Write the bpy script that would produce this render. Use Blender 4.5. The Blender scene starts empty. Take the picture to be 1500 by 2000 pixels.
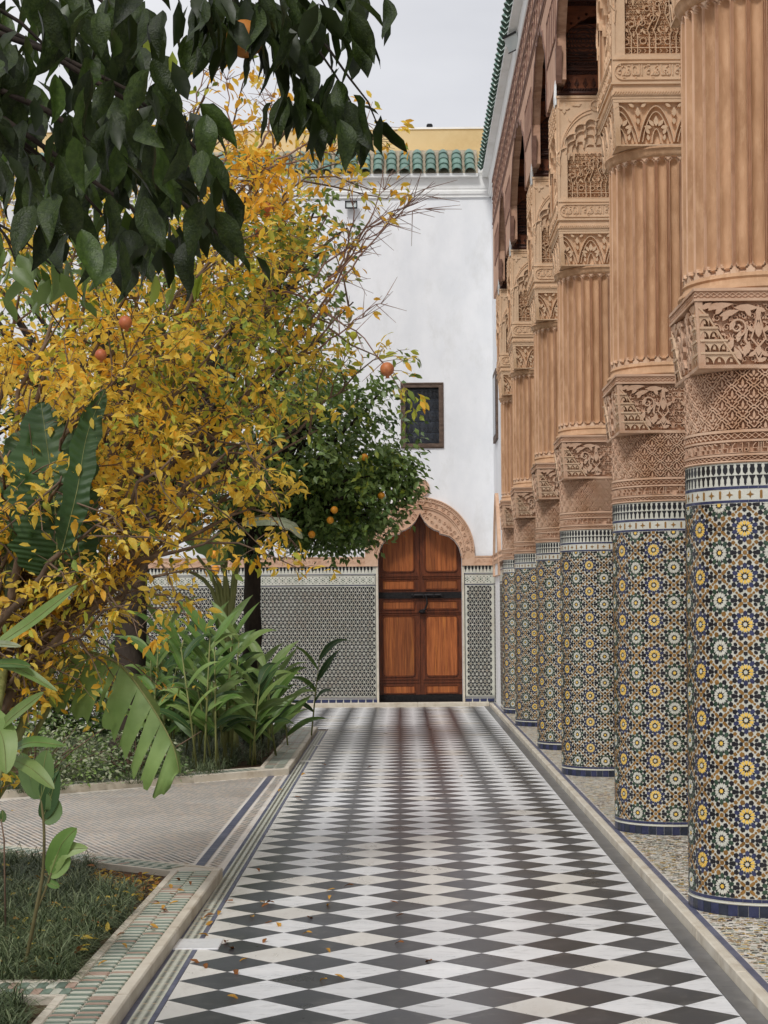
import bpy, math, random
import numpy as np
from mathutils import Matrix, Vector
from mathutils.geometry import tessellate_polygon

R_ = math.radians
rnd = random.Random(7)
nr = np.random.RandomState(11)
scene = bpy.context.scene
COL = scene.collection

# ------------------------------------------------------------------ camera
ROLL = 0.0087
F_, VX, VY, CH = 3475.0, 789.0, 1190.0, 1.5
cam_d = bpy.data.cameras.new('camera')
cam = bpy.data.objects.new('camera', cam_d)
COL.objects.link(cam)
cam_d.sensor_width = 36
cam_d.lens = F_ * 36 / 2000
cam_d.shift_x = -(VX - 750) / 2000
cam_d.shift_y = (VY - 1000) / 2000
cam_d.clip_start = 0.05
cam_d.clip_end = 500
cam.matrix_world = Matrix.Translation((0, 0, CH)) @ Matrix.Rotation(R_(90), 4, 'X') @ Matrix.Rotation(-ROLL, 4, 'Z')
scene.camera = cam
scene.render.resolution_x, scene.render.resolution_y = 768, 1024

# ------------------------------------------------------------------ light
SUN_EL, SUN_AZ = R_(48), R_(200)      # compass-like azimuth: from behind the camera, a little from the left
world = bpy.data.worlds.new('World')
scene.world = world
world.use_nodes = True
wn, wl = world.node_tree.nodes, world.node_tree.links
wn.clear()
w_out = wn.new('ShaderNodeOutputWorld')
w_bg = wn.new('ShaderNodeBackground')
w_bg.inputs['Strength'].default_value = 0.1
sky = wn.new('ShaderNodeTexSky')
sky.sky_type = 'NISHITA'
sky.sun_disc = False
sky.sun_elevation = SUN_EL
sky.sun_rotation = SUN_AZ
sky.dust_density = 3
w_tc = wn.new('ShaderNodeTexCoord')
w_map = wn.new('ShaderNodeMapping')
w_map.inputs['Scale'].default_value = (1.0, 1.0, 2.6)
w_no = wn.new('ShaderNodeTexNoise')
w_no.inputs['Scale'].default_value = 3.0
w_no.inputs['Detail'].default_value = 5
w_no.inputs['Roughness'].default_value = 0.5
w_cr = wn.new('ShaderNodeValToRGB')
w_cr.color_ramp.elements[0].position = 0.3
w_cr.color_ramp.elements[0].color = (5.5, 5.55, 5.85, 1)
w_cr.color_ramp.elements[1].position = 0.75
w_cr.color_ramp.elements[1].color = (8.1, 8.1, 8.3, 1)
w_mix = wn.new('ShaderNodeMixRGB')
w_mix.inputs['Fac'].default_value = 0.93
wl.new(w_tc.outputs['Generated'], w_map.inputs['Vector'])
wl.new(w_map.outputs['Vector'], w_no.inputs['Vector'])
wl.new(w_no.outputs['Fac'], w_cr.inputs['Fac'])
wl.new(sky.outputs['Color'], w_mix.inputs['Color1'])
wl.new(w_cr.outputs['Color'], w_mix.inputs['Color2'])
wl.new(w_mix.outputs['Color'], w_bg.inputs['Color'])
wl.new(w_bg.outputs['Background'], w_out.inputs['Surface'])

sd = bpy.data.lights.new('sun', 'SUN')
sd.energy = 1.5
sd.angle = R_(11)
sd.color = (1.0, 0.98, 0.95)
sun = bpy.data.objects.new('sun', sd)
COL.objects.link(sun)
# direction towards the sun (sky rotation is clockwise from +Y)
sv = Vector((math.sin(SUN_AZ) * math.cos(SUN_EL), math.cos(SUN_AZ) * math.cos(SUN_EL), math.sin(SUN_EL)))
sun.rotation_euler = sv.to_track_quat('Z', 'Y').to_euler()
sun.location = (0, 0, 30)

vs = scene.view_settings
vs.view_transform = 'Standard'
vs.look = 'None'
vs.exposure = 0.3
vs.gamma = 1.0
vs.use_curve_mapping = False
scene.render.engine = 'CYCLES'
scene.cycles.max_bounces = 8
scene.cycles.diffuse_bounces = 5
scene.cycles.glossy_bounces = 3
scene.cycles.transmission_bounces = 5
scene.cycles.use_adaptive_sampling = True
scene.cycles.use_denoising = True

def P(px, py, Y):
    """world point at distance Y that the photograph shows at (px, py)"""
    u, v = px - VX, VY - py
    x = u * math.cos(ROLL) + v * math.sin(ROLL)
    z = -u * math.sin(ROLL) + v * math.cos(ROLL)
    return Vector((x * Y / F_, Y, CH + z * Y / F_))

# ------------------------------------------------------------------ materials
def lin(r, g, b):
    f = lambda c: (c / 255 / 12.92) if c / 255 <= 0.04045 else ((c / 255 + 0.055) / 1.055) ** 2.4
    return (f(r), f(g), f(b), 1)

def mat(name, c1, c2=None, scale=6.0, rough=0.8, bump=0.0, bscale=60.0, detail=5, spec=0.3, stretch=(1, 1, 1),
        c3=None, c3scale=3.0, c3amt=0.5, trans=0.0, coat=0.0, objvar=0.0, lo=0.35, hi=0.65, coord='Object', metallic=0.0,
        bdist=0.004, wave=None, rvar=0.0):
    m = bpy.data.materials.new(name)
    m.use_nodes = True
    n, l = m.node_tree.nodes, m.node_tree.links
    bs = n['Principled BSDF']
    bs.inputs['Roughness'].default_value = rough
    bs.inputs['Metallic'].default_value = metallic
    bs.inputs['Specular IOR Level'].default_value = spec
    bs.inputs['Coat Weight'].default_value = coat
    bs.inputs['Coat Roughness'].default_value = 0.08
    c2 = c2 or c1
    tc = n.new('ShaderNodeTexCoord')
    mp = n.new('ShaderNodeMapping')
    mp.inputs['Scale'].default_value = stretch
    if coord == 'World':
        ge = n.new('ShaderNodeNewGeometry')
        l.new(ge.outputs['Position'], mp.inputs['Vector'])
    else:
        l.new(tc.outputs[coord], mp.inputs['Vector'])
    no = n.new('ShaderNodeTexNoise')
    no.inputs['Scale'].default_value = scale
    no.inputs['Detail'].default_value = detail
    no.inputs['Roughness'].default_value = 0.6
    l.new(mp.outputs['Vector'], no.inputs['Vector'])
    cr = n.new('ShaderNodeValToRGB')
    cr.color_ramp.elements[0].position = lo
    cr.color_ramp.elements[1].position = hi
    cr.color_ramp.elements[0].color = c1
    cr.color_ramp.elements[1].color = c2
    l.new(no.outputs['Fac'], cr.inputs['Fac'])
    out = cr.outputs['Color']
    if c3 is not None:
        n3 = n.new('ShaderNodeTexNoise')
        n3.inputs['Scale'].default_value = c3scale
        n3.inputs['Detail'].default_value = 6
        n3.inputs['Roughness'].default_value = 0.7
        l.new(mp.outputs['Vector'], n3.inputs['Vector'])
        r3 = n.new('ShaderNodeMapRange')
        r3.inputs['From Min'].default_value = 0.52
        r3.inputs['From Max'].default_value = 0.68
        r3.inputs['To Max'].default_value = c3amt
        l.new(n3.outputs['Fac'], r3.inputs['Value'])
        mx = n.new('ShaderNodeMixRGB')
        mx.inputs['Color2'].default_value = c3
        l.new(r3.outputs['Result'], mx.inputs['Fac'])
        l.new(out, mx.inputs['Color1'])
        out = mx.outputs['Color']
    if objvar:
        oi = n.new('ShaderNodeObjectInfo')
        hs = n.new('ShaderNodeHueSaturation')
        mr = n.new('ShaderNodeMapRange')
        mr.inputs['To Min'].default_value = 1 - objvar
        mr.inputs['To Max'].default_value = 1 + objvar
        l.new(oi.outputs['Random'], mr.inputs['Value'])
        l.new(mr.outputs['Result'], hs.inputs['Value'])
        l.new(out, hs.inputs['Color'])
        out = hs.outputs['Color']
    l.new(out, bs.inputs['Base Color'])
    if rvar:
        rr = n.new('ShaderNodeMapRange')
        rr.inputs['To Min'].default_value = max(0.02, rough - rvar)
        rr.inputs['To Max'].default_value = rough + rvar
        l.new(no.outputs['Fac'], rr.inputs['Value'])
        l.new(rr.outputs['Result'], bs.inputs['Roughness'])
    if bump:
        nb = n.new('ShaderNodeTexNoise')
        nb.inputs['Scale'].default_value = bscale
        nb.inputs['Detail'].default_value = 6
        l.new(mp.outputs['Vector'], nb.inputs['Vector'])
        bu = n.new('ShaderNodeBump')
        bu.inputs['Strength'].default_value = bump
        bu.inputs['Distance'].default_value = bdist
        l.new(nb.outputs['Fac'], bu.inputs['Height'])
        l.new(bu.outputs['Normal'], bs.inputs['Normal'])
    if trans:
        tr = n.new('ShaderNodeBsdfTranslucent')
        l.new(out, tr.inputs['Color'])
        ms = n.new('ShaderNodeMixShader')
        ms.inputs['Fac'].default_value = trans
        mo = n['Material Output']
        l.new(bs.outputs['BSDF'], ms.inputs[1])
        l.new(tr.outputs['BSDF'], ms.inputs[2])
        l.new(ms.outputs['Shader'], mo.inputs['Surface'])
    return m

M = {}
M['white_wall'] = mat('white_plaster', lin(226, 228, 231), lin(238, 239, 241), 1.6, 0.9, 0.35, 9, stretch=(1.3, 1.3, .7), c3=lin(206, 206, 203), c3scale=1.4, c3amt=0.4, bdist=0.014)
M['white_trim'] = mat('white_trim_plaster', lin(234, 234, 232), lin(242, 242, 241), 2.5, 0.85, 0.3, 30, c3=lin(205, 202, 192), c3scale=2, c3amt=0.4)
M['yellow_wall'] = mat('ochre_plaster', lin(206, 182, 136), lin(216, 194, 150), 1.5, 0.9, 0.3, 20, c3=lin(190, 164, 118), c3scale=1.2, c3amt=0.6)
M['stucco'] = mat('carved_stucco', lin(198, 162, 136), lin(214, 182, 156), 5, 0.9, 0.6, 45, c3=lin(176, 132, 96), c3scale=4, c3amt=0.6, bdist=0.003)
M['stucco_up'] = mat('carved_stucco_upper', lin(214, 180, 146), lin(226, 194, 162), 4, 0.9, 0.6, 50, c3=lin(178, 140, 100), c3scale=3, c3amt=0.6, bdist=0.003)
M['cream'] = mat('cream_stucco', lin(202, 170, 140), lin(216, 188, 160), 6, 0.9, 0.4, 60)
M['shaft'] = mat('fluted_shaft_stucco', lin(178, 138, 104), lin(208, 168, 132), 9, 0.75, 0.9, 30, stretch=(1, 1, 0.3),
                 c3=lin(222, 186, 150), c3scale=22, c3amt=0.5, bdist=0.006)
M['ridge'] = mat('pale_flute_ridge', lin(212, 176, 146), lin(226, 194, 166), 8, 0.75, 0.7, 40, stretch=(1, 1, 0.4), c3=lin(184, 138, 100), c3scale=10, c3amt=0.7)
M['glaze_white'] = mat('white_glaze', lin(200, 200, 187), lin(216, 215, 204), 8, 0.3, 0.25, 30, spec=0.5, rvar=0.1, c3=lin(182, 166, 142), c3scale=4, c3amt=0.5, coord='World')
M['glaze_black'] = mat('black_glaze', lin(24, 24, 30), lin(34, 32, 36), 20, 0.28, 0.3, 40, spec=0.45, objvar=0.2)
M['glaze_blue'] = mat('blue_glaze', lin(42, 47, 78), lin(58, 63, 96), 20, 0.28, 0.3, 40, spec=0.45, objvar=0.2)
M['band_blue'] = mat('worn_blue_tile', lin(80, 83, 106), lin(110, 112, 132), 6, 0.4, 0.3, 40, spec=0.4)
M['glaze_green'] = mat('green_glaze', lin(38, 58, 46), lin(58, 80, 62), 20, 0.28, 0.3, 40, spec=0.45, objvar=0.2)
M['glaze_brown'] = mat('brown_glaze', lin(120, 86, 38), lin(154, 114, 56), 14, 0.3, 0.3, 40, spec=0.45, objvar=0.15)
M['glaze_yellow'] = mat('yellow_glaze', lin(226, 184, 78), lin(238, 200, 100), 20, 0.3, 0.3, 40, spec=0.45, objvar=0.08)
M['grout'] = mat('pale_grout', lin(204, 198, 184), lin(218, 212, 198), 20, 0.75, 0.3, 80, c3=lin(180, 150, 120), c3scale=6, c3amt=0.4)
M['joint'] = mat('dark_joint', lin(112, 104, 94), lin(140, 132, 120), 12, 0.9)
M['marble_w'] = mat('white_marble', lin(226, 227, 228), lin(243, 243, 243), 3.5, 0.30, 0.0, spec=0.5, stretch=(1, 2.6, 1),
                    c3=lin(168, 168, 168), c3scale=7, c3amt=0.6, objvar=0.08, rvar=0.1, coord='World')
M['marble_w2'] = mat('cream_marble', lin(220, 216, 208), lin(236, 233, 227), 3, 0.30, 0.0, spec=0.5, stretch=(2.4, 1, 1),
                     c3=lin(186, 178, 166), c3scale=6, c3amt=0.45, objvar=0.06, rvar=0.1, coord='World')
M['marble_d'] = mat('dark_marble', lin(46, 48, 53), lin(70, 72, 78), 1.6, 0.30, 0.0, spec=0.5,
                    c3=lin(104, 102, 100), c3scale=8, c3amt=0.55, objvar=0.3, rvar=0.10, coord='World')
M['marble_strip'] = mat('grey_marble', lin(88, 89, 92), lin(112, 112, 114), 5, 0.3, 0.0, spec=0.5, c3=lin(140, 138, 134), c3scale=8, c3amt=0.6)
M['curb'] = mat('limestone_kerb', lin(202, 192, 174), lin(220, 212, 196), 5, 0.6, 0.3, 40, c3=lin(160, 140, 112), c3scale=4, c3amt=0.5)
M['tile_green'] = mat('pale_green_tile', lin(108, 126, 112), lin(136, 152, 138), 20, 0.35, 0.3, 40, objvar=0.15, spec=0.4)
M['tile_cream'] = mat('cream_tile', lin(196, 198, 180), lin(212, 212, 198), 20, 0.4, 0.3, 40, objvar=0.08, spec=0.4)
M['tile_pink'] = mat('worn_pink_tile', lin(170, 142, 126), lin(190, 166, 150), 20, 0.5, 0.3, 40, objvar=0.1)
M['mosaic_dark'] = mat('slate_mosaic', lin(50, 48, 56), lin(80, 76, 80), 2, 0.4, spec=0.4)
M['mosaic_tan'] = mat('tan_mosaic', lin(166, 138, 104), lin(184, 160, 128), 12, 0.45, spec=0.4)
M['mosaic_ground'] = mat('mosaic_grout', lin(214, 206, 194), lin(228, 222, 212), 1.4, 0.55, c3=lin(200, 184, 168), c3scale=2.0, c3amt=0.6)
M['roof'] = mat('green_glazed_roof_tile', lin(84, 116, 104), lin(116, 144, 132), 9, 0.32, 0.3, 30, spec=0.5, c3=lin(60, 92, 80), c3scale=5, c3amt=0.5, objvar=0.14)
M['mortar'] = mat('roof_mortar', lin(150, 138, 118), lin(180, 168, 148), 14, 0.95, 0.8, 40, bdist=0.02)
M['door'] = mat('varnished_wood', lin(116, 60, 28), lin(166, 96, 50), 5, 0.38, 0.25, 40, stretch=(9, 1, 0.5), spec=0.5, c3=lin(200, 128, 56), c3scale=2.0, c3amt=0.5, objvar=0.25)
M['door_dark'] = mat('dark_varnished_wood', lin(78, 36, 16), lin(112, 56, 26), 6, 0.4, 0.2, 40, stretch=(6, 1, 1), spec=0.5)
M['wood_dark'] = mat('dark_carved_wood', lin(52, 28, 20), lin(84, 46, 30), 8, 0.5, 0.4, 50, spec=0.4, stretch=(1, 1, 3))
M['wood_red'] = mat('red_carved_wood', lin(112, 62, 38), lin(142, 82, 50), 8, 0.5, 0.4, 50, spec=0.35, stretch=(1, 1, 3))
M['wood_old'] = mat('weathered_cedar', lin(184, 142, 116), lin(208, 168, 142), 5, 0.75, 0.5, 40, stretch=(1, 4, 1), c3=lin(140, 98, 78), c3scale=3, c3amt=0.6)
M['wood_line'] = mat('weathered_moulding', lin(112, 82, 70), lin(140, 106, 90), 8, 0.75, 0.4, 50)
M['window_wood'] = mat('old_window_wood', lin(80, 64, 54), lin(108, 90, 78), 10, 0.7, 0.5, 50, stretch=(1, 1, 3))
M['iron'] = mat('black_iron', lin(34, 34, 36), lin(52, 50, 50), 30, 0.5, 0.3, 80, metallic=0.6)
M['plastic'] = mat('black_plastic', lin(20, 20, 22), None, 5, 0.45)
M['glass'] = mat('lamp_glass', lin(196, 206, 206), lin(214, 220, 218), 4, 0.1, spec=0.6)
M['dark_in'] = mat('dark_interior', lin(56, 62, 72), lin(74, 80, 90), 2, 0.2, spec=0.5)
M['bark'] = mat('tree_bark', lin(88, 72, 60), lin(128, 108, 90), 8, 0.95, 1.0, 30, stretch=(1, 1, 0.4), bdist=0.01)
M['bark_dark'] = mat('citrus_bark', lin(40, 34, 30), lin(70, 60, 52), 8, 0.95, 1.0, 30, stretch=(1, 1, 0.4), bdist=0.01)
M['twig'] = mat('twig_bark', lin(104, 84, 70), lin(136, 112, 94), 12, 0.9, 0.4, 60)
M['twig_red'] = mat('bare_twig_bark', lin(120, 92, 84), lin(150, 122, 108), 12, 0.9)
M['soil'] = mat('garden_soil', lin(64, 46, 34), lin(96, 72, 52), 12, 0.95, 1.0, 30, bdist=0.02)
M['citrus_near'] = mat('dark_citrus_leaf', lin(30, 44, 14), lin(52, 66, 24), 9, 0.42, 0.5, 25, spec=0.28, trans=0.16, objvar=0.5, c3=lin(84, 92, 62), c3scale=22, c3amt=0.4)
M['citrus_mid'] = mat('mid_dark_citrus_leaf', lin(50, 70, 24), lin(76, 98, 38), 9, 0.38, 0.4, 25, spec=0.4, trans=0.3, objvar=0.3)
M['citrus'] = mat('citrus_leaf', lin(104, 130, 62), lin(138, 162, 94), 3, 0.4, spec=0.5, trans=0.3, objvar=0.15)
M['citrus_dark'] = mat('deep_green_citrus_leaf', lin(74, 100, 50), lin(104, 130, 74), 3, 0.42, spec=0.5, trans=0.2, objvar=0.15)  # deeper green variant of the citrus leaf colour
M['citrus_lime'] = mat('young_citrus_leaf', lin(156, 174, 62), lin(186, 198, 90), 3, 0.42, spec=0.4, trans=0.35, objvar=0.1)
M['pom_yellow'] = mat('yellow_autumn_leaf', lin(250, 208, 66), lin(255, 232, 120), 5, 0.55, trans=0.58, objvar=0.1)
M['pom_orange'] = mat('orange_autumn_leaf', lin(248, 186, 54), lin(252, 204, 88), 5, 0.55, trans=0.5, objvar=0.1)
M['pom_lime'] = mat('lime_autumn_leaf', lin(184, 194, 74), lin(220, 216, 100), 5, 0.55, trans=0.5, objvar=0.1)
M['pom_green'] = mat('olive_green_leaf', lin(112, 134, 60), lin(142, 160, 78), 5, 0.55, trans=0.35, objvar=0.1)
M['fruit_orange'] = mat('orange_peel', lin(222, 140, 30), lin(232, 160, 50), 6, 0.45, 0.5, 90, spec=0.4, bdist=0.002)
M['fruit_shaded'] = mat('shaded_orange_peel', lin(160, 98, 30), lin(186, 120, 48), 6, 0.5, 0.6, 90, spec=0.3, bdist=0.002)  # orange peel darkened: the shade of the leaves is put into its colour
M['fruit_pom'] = mat('pomegranate_skin', lin(184, 104, 62), lin(206, 136, 88), 6, 0.45, 0.3, 30, spec=0.4, c3=lin(150, 60, 40), c3scale=8, c3amt=0.6)
M['fruit_red'] = mat('red_pomegranate_skin', lin(164, 78, 50), lin(190, 112, 70), 6, 0.45, spec=0.4)
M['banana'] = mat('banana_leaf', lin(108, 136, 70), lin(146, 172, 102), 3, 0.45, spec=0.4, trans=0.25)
M['banana_dark'] = mat('dark_banana_leaf', lin(44, 70, 34), lin(62, 90, 46), 3, 0.5, spec=0.35, trans=0.15)  # dark green variant of the banana leaf colour
M['ginger'] = mat('lance_leaf', lin(76, 108, 44), lin(106, 138, 66), 4, 0.42, spec=0.45, trans=0.25, objvar=0.12)
M['ginger_l'] = mat('bright_lance_leaf', lin(112, 140, 66), lin(146, 168, 100), 4, 0.42, spec=0.45, trans=0.3, objvar=0.1)
M['stalk'] = mat('green_stalk', lin(112, 118, 66), lin(144, 146, 92), 8, 0.6, stretch=(4, 4, 0.5))
M['young_stem'] = mat('brownish_green_stem', lin(84, 78, 50), lin(116, 108, 72), 8, 0.6)
M['grass'] = mat('dark_mondo_grass', lin(52, 68, 42), lin(90, 104, 68), 14, 0.5, spec=0.35, trans=0.1)
M['shrub_pale'] = mat('variegated_leaf', lin(128, 138, 104), lin(184, 188, 158), 6, 0.6, trans=0.2)
M['dry_leaf'] = mat('dry_fallen_leaf', lin(186, 132, 52), lin(214, 170, 84), 10, 0.75, trans=0.2, objvar=0.2)
M['dry_brown'] = mat('brown_fallen_leaf', lin(122, 76, 40), lin(160, 106, 60), 10, 0.8, trans=0.1, objvar=0.2)
M['sign_w'] = mat('pale_plate', lin(200, 200, 196), None, 5, 0.4)

# ------------------------------------------------------------------ builders
def tag(o, label=None, cat=None, group=None, kind=None):
    if label: o['label'] = label
    if cat: o['category'] = cat
    if group: o['group'] = group
    if cat and not kind: kind = 'thing'
    if kind: o['kind'] = kind
    return o


def empty(name, loc=(0, 0, 0), rz=0.0, parent=None):
    o = bpy.data.objects.new(name, None)
    COL.objects.link(o)
    o.location = loc
    o.rotation_euler = (0, 0, rz)
    o.empty_display_size = 0.1
    if parent: o.parent = parent
    return o

def link(name, me, parent=None, loc=None):
    o = bpy.data.objects.new(name, me)
    COL.objects.link(o)
    if parent: o.parent = parent
    if loc is not None: o.location = loc
    return o

def mesh_np(name, verts, faces, mats, mi=None, smooth=False):
    """faces: (n,k) int array"""
    me = bpy.data.meshes.new(name)
    nf, k = faces.shape
    me.vertices.add(len(verts))
    me.vertices.foreach_set('co', np.asarray(verts, dtype=np.float32).ravel())
    me.loops.add(nf * k)
    me.loops.foreach_set('vertex_index', faces.astype(np.int32).ravel())
    me.polygons.add(nf)
    me.polygons.foreach_set('loop_start', (np.arange(nf) * k).astype(np.int32))
    me.polygons.foreach_set('loop_total', np.full(nf, k, dtype=np.int32))
    for m in mats: me.materials.append(m)
    if mi is not None: me.polygons.foreach_set('material_index', mi.astype(np.int32))
    if smooth: me.polygons.foreach_set('use_smooth', np.ones(nf, dtype=bool))
    me.update(calc_edges=True)
    return me

class MB:
    def __init__(s):
        s.v, s.f, s.m = [], [], []

    def add(s, vs, fs, m=0):
        b = len(s.v)
        s.v += [tuple(v) for v in vs]
        for f in fs:
            s.f.append(tuple(b + i for i in f))
            s.m.append(m)

    def box(s, x0, x1, y0, y1, z0, z1, m=0):
        s.add([(x0, y0, z0), (x1, y0, z0), (x1, y1, z0), (x0, y1, z0), (x0, y0, z1), (x1, y0, z1), (x1, y1, z1), (x0, y1, z1)],
              [(0, 3, 2, 1), (4, 5, 6, 7), (0, 1, 5, 4), (1, 2, 6, 5), (2, 3, 7, 6), (3, 0, 4, 7)], m)

    def bevbox(s, x0, x1, y0, y1, z0, z1, b=0.005, m=0):
        """box with its vertical and top edges chamfered"""
        pts = lambda k, z: [(x0 + k, y0, z), (x1 - k, y0, z), (x1, y0 + k, z), (x1, y1 - k, z), (x1 - k, y1, z), (x0 + k, y1, z), (x0, y1 - k, z), (x0, y0 + k, z)]
        A = pts(b, z0); B = pts(b, z1 - b)
        C = [(x0 + b, y0 + b, z1), (x1 - b, y0 + b, z1), (x1 - b, y0 + b, z1), (x1 - b, y1 - b, z1), (x1 - b, y1 - b, z1), (x0 + b, y1 - b, z1), (x0 + b, y1 - b, z1), (x0 + b, y0 + b, z1)]
        s.add(A + B + C, [(i, (i + 1) % 8, 8 + (i + 1) % 8, 8 + i) for i in range(8)] + [(8 + i, 8 + (i + 1) % 8, 16 + (i + 1) % 8, 16 + i) for i in range(8)] + [(16, 18, 20, 22)] + [tuple(range(7, -1, -1))], m)

    def prism(s, poly, fn, h0, h1, m=0, cap=True):
        n = len(poly)
        h1 += rnd.uniform(0, .0005)
        vs = [fn(u, v, h0) for u, v in poly] + [fn(u, v, h1) for u, v in poly]
        fs = [(i, (i + 1) % n, n + (i + 1) % n, n + i) for i in range(n)]
        if cap: fs.append(tuple(range(n, 2 * n)))
        s.add(vs, fs, m)

    def flat(s, poly, fn, h, m=0):
        s.add([fn(u, v, h) for u, v in poly], [tuple(range(len(poly)))], m)

    def tess(s, outer, holes, fn, h0, h1, m=0):
        """plate with holes: front face at h1, walls down to h0"""
        loops = [outer] + holes
        flatp = [p for lp in loops for p in lp]
        tris = tessellate_polygon([[Vector((p[0], p[1], 0)) for p in lp] for lp in loops])
        s.add([fn(u, v, h1) for u, v in flatp], [tuple(t) for t in tris], m)
        if abs(h1 - h0) > 1e-6:
            for lp in loops:
                n = len(lp)
                s.add([fn(u, v, h0) for u, v in lp] + [fn(u, v, h1) for u, v in lp],
                      [(i, (i + 1) % n, n + (i + 1) % n, n + i) for i in range(n)], m)

    def ribbon(s, pts, w, fn, h0, h1, m=0, closed=False, top=0.6):
        """raised strip along a 2-D polyline"""
        h1 += rnd.uniform(0, .0006)
        n = len(pts)
        L, Rr, L2, R2 = [], [], [], []
        for i in range(n):
            a = pts[i - 1] if (i > 0 or closed) else pts[i]
            b = pts[(i + 1) % n] if (i < n - 1 or closed) else pts[i]
            dx, dy = b[0] - a[0], b[1] - a[1]
            d = math.hypot(dx, dy) or 1
            nx, ny = -dy / d, dx / d
            p = pts[i]
            hw = w / 2
            L.append(fn(p[0] + nx * hw, p[1] + ny * hw, h0)); Rr.append(fn(p[0] - nx * hw, p[1] - ny * hw, h0))
            L2.append(fn(p[0] + nx * hw * top, p[1] + ny * hw * top, h1)); R2.append(fn(p[0] - nx * hw * top, p[1] - ny * hw * top, h1))
        fs = []
        for i in range(n if closed else n - 1):
            j = (i + 1) % n
            fs += [(i, j, n * 2 + j, n * 2 + i), (n * 2 + i, n * 2 + j, n * 3 + j, n * 3 + i), (n * 3 + i, n * 3 + j, n + j, n + i)]
        s.add(L + Rr + L2 + R2, fs, m)

    def tube(s, pts, rad, seg=8, m=0, cap=True):
        pts = [Vector(p) for p in pts]
        n = len(pts)
        rad = rad if hasattr(rad, '__len__') else [rad] * n
        vs = []
        t0 = (pts[1] - pts[0]).normalized()
        up = Vector((0, 0, 1)) if abs(t0.z) < 0.9 else Vector((1, 0, 0))
        a = t0.cross(up).normalized()
        for i in range(n):
            t = (pts[min(i + 1, n - 1)] - pts[max(i - 1, 0)]).normalized()
            a = (a - t * a.dot(t)).normalized()
            b = t.cross(a)
            for k in range(seg):
                an = 2 * math.pi * k / seg
                vs.append(pts[i] + (a * math.cos(an) + b * math.sin(an)) * rad[i])
        fs = [(i * seg + k, i * seg + (k + 1) % seg, (i + 1) * seg + (k + 1) % seg, (i + 1) * seg + k) for i in range(n - 1) for k in range(seg)]
        if cap:
            fs.append(tuple(range(seg - 1, -1, -1)))
            fs.append(tuple(range((n - 1) * seg, n * seg)))
        s.add(vs, fs, m)

    def lathe(s, prof, seg=48, m=0, c=(0, 0, 0)):
        vs = []
        for r, z in prof:
            for k in range(seg):
                an = 2 * math.pi * k / seg
                vs.append((c[0] + r * math.cos(an), c[1] + r * math.sin(an), c[2] + z))
        n = len(prof)
        fs = [(i * seg + k, i * seg + (k + 1) % seg, (i + 1) * seg + (k + 1) % seg, (i + 1) * seg + k) for i in range(n - 1) for k in range(seg)]
        s.add(vs, fs, m)

    def mesh(s, name, mats, smooth=False, angle=None):
        me = bpy.data.meshes.new(name)
        me.from_pydata(s.v, [], s.f)
        for m in mats: me.materials.append(M[m] if isinstance(m, str) else m)
        me.polygons.foreach_set('material_index', s.m)
        if smooth:
            me.polygons.foreach_set('use_smooth', [True] * len(s.f))
            if angle: me.set_sharp_from_angle(angle=R_(angle))
        me.update()
        return me

    def build(s, name, mats, parent=None, smooth=False, angle=None, kind=None, label=None):
        if isinstance(mats, str): mats = [mats]
        o = link(name, s.mesh(name, mats, smooth, angle), parent)
        if kind: o['kind'] = kind
        if label: o['label'] = label
        return o

def copy_tree(o, parent=None):
    c = o.copy()
    COL.objects.link(c)
    if parent: c.parent = parent
    for ch in list(o.children): copy_tree(ch, c)
    return c

def plane_map(o, ux, uv, nn):
    o, ux, uv, nn = Vector(o), Vector(ux), Vector(uv), Vector(nn)
    return lambda u, v, h: o + ux * u + uv * v + nn * h

def cyl_map(R):
    return lambda u, v, h: ((R + h) * math.sin(u / R), -(R + h) * math.cos(u / R), v)

def ngon(cx, cy, r, n, rot=0.0, rx=1.0, ry=1.0):
    return [(cx + rx * r * math.cos(rot + 2 * math.pi * i / n), cy + ry * r * math.sin(rot + 2 * math.pi * i / n)) for i in range(n)]

def shape(local, cx, cy, ang, sc=1.0):
    """place a 2-D outline whose own +x axis points along ang"""
    c, s = math.cos(ang), math.sin(ang)
    return [(cx + sc * (x * c - y * s), cy + sc * (x * s + y * c)) for x, y in local]

def clip_v(poly, lo, hi):
    for lim, sg in ((lo, 1), (hi, -1)):
        out = []
        for i in range(len(poly)):
            a, b = poly[i], poly[(i + 1) % len(poly)]
            ia, ib = sg * (a[1] - lim) >= 0, sg * (b[1] - lim) >= 0
            if ia: out.append(a)
            if ia != ib:
                t = (lim - a[1]) / (b[1] - a[1])
                out.append((a[0] + t * (b[0] - a[0]), lim))
        poly = out
        if len(poly) < 3: return []
    return poly

def spiral(cx, cy, r0, r1, a0, turns, n=18, flip=1):
    return [(cx + flip * (r0 + (r1 - r0) * i / n) * math.cos(a0 + turns * 2 * math.pi * i / n),
             cy + (r0 + (r1 - r0) * i / n) * math.sin(a0 + turns * 2 * math.pi * i / n)) for i in range(n + 1)]

def teardrop(cx, cy, L, W, ang):
    return shape([(0, 0), (L * .25, W * .42), (L * .55, W * .5), (L * .8, W * .25), (L, 0), (L * .8, -W * .25), (L * .55, -W * .5), (L * .25, -W * .42)], cx, cy, ang)

PI = math.pi
# ================================================================== GROUND AND PAVING
CX, CR = 1.74, 0.365                      # column axis, column radius
COLY = [8.63, 11.66, 15.6, 18.45, 22.1, 24.75]
YW = 27.6                                 # back wall face
xl = lambda Y: -0.925 - 0.0025 * (Y - 6.5)    # left edge of the chequered marble
XR = 1.22                                 # right edge of the chequered marble

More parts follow.
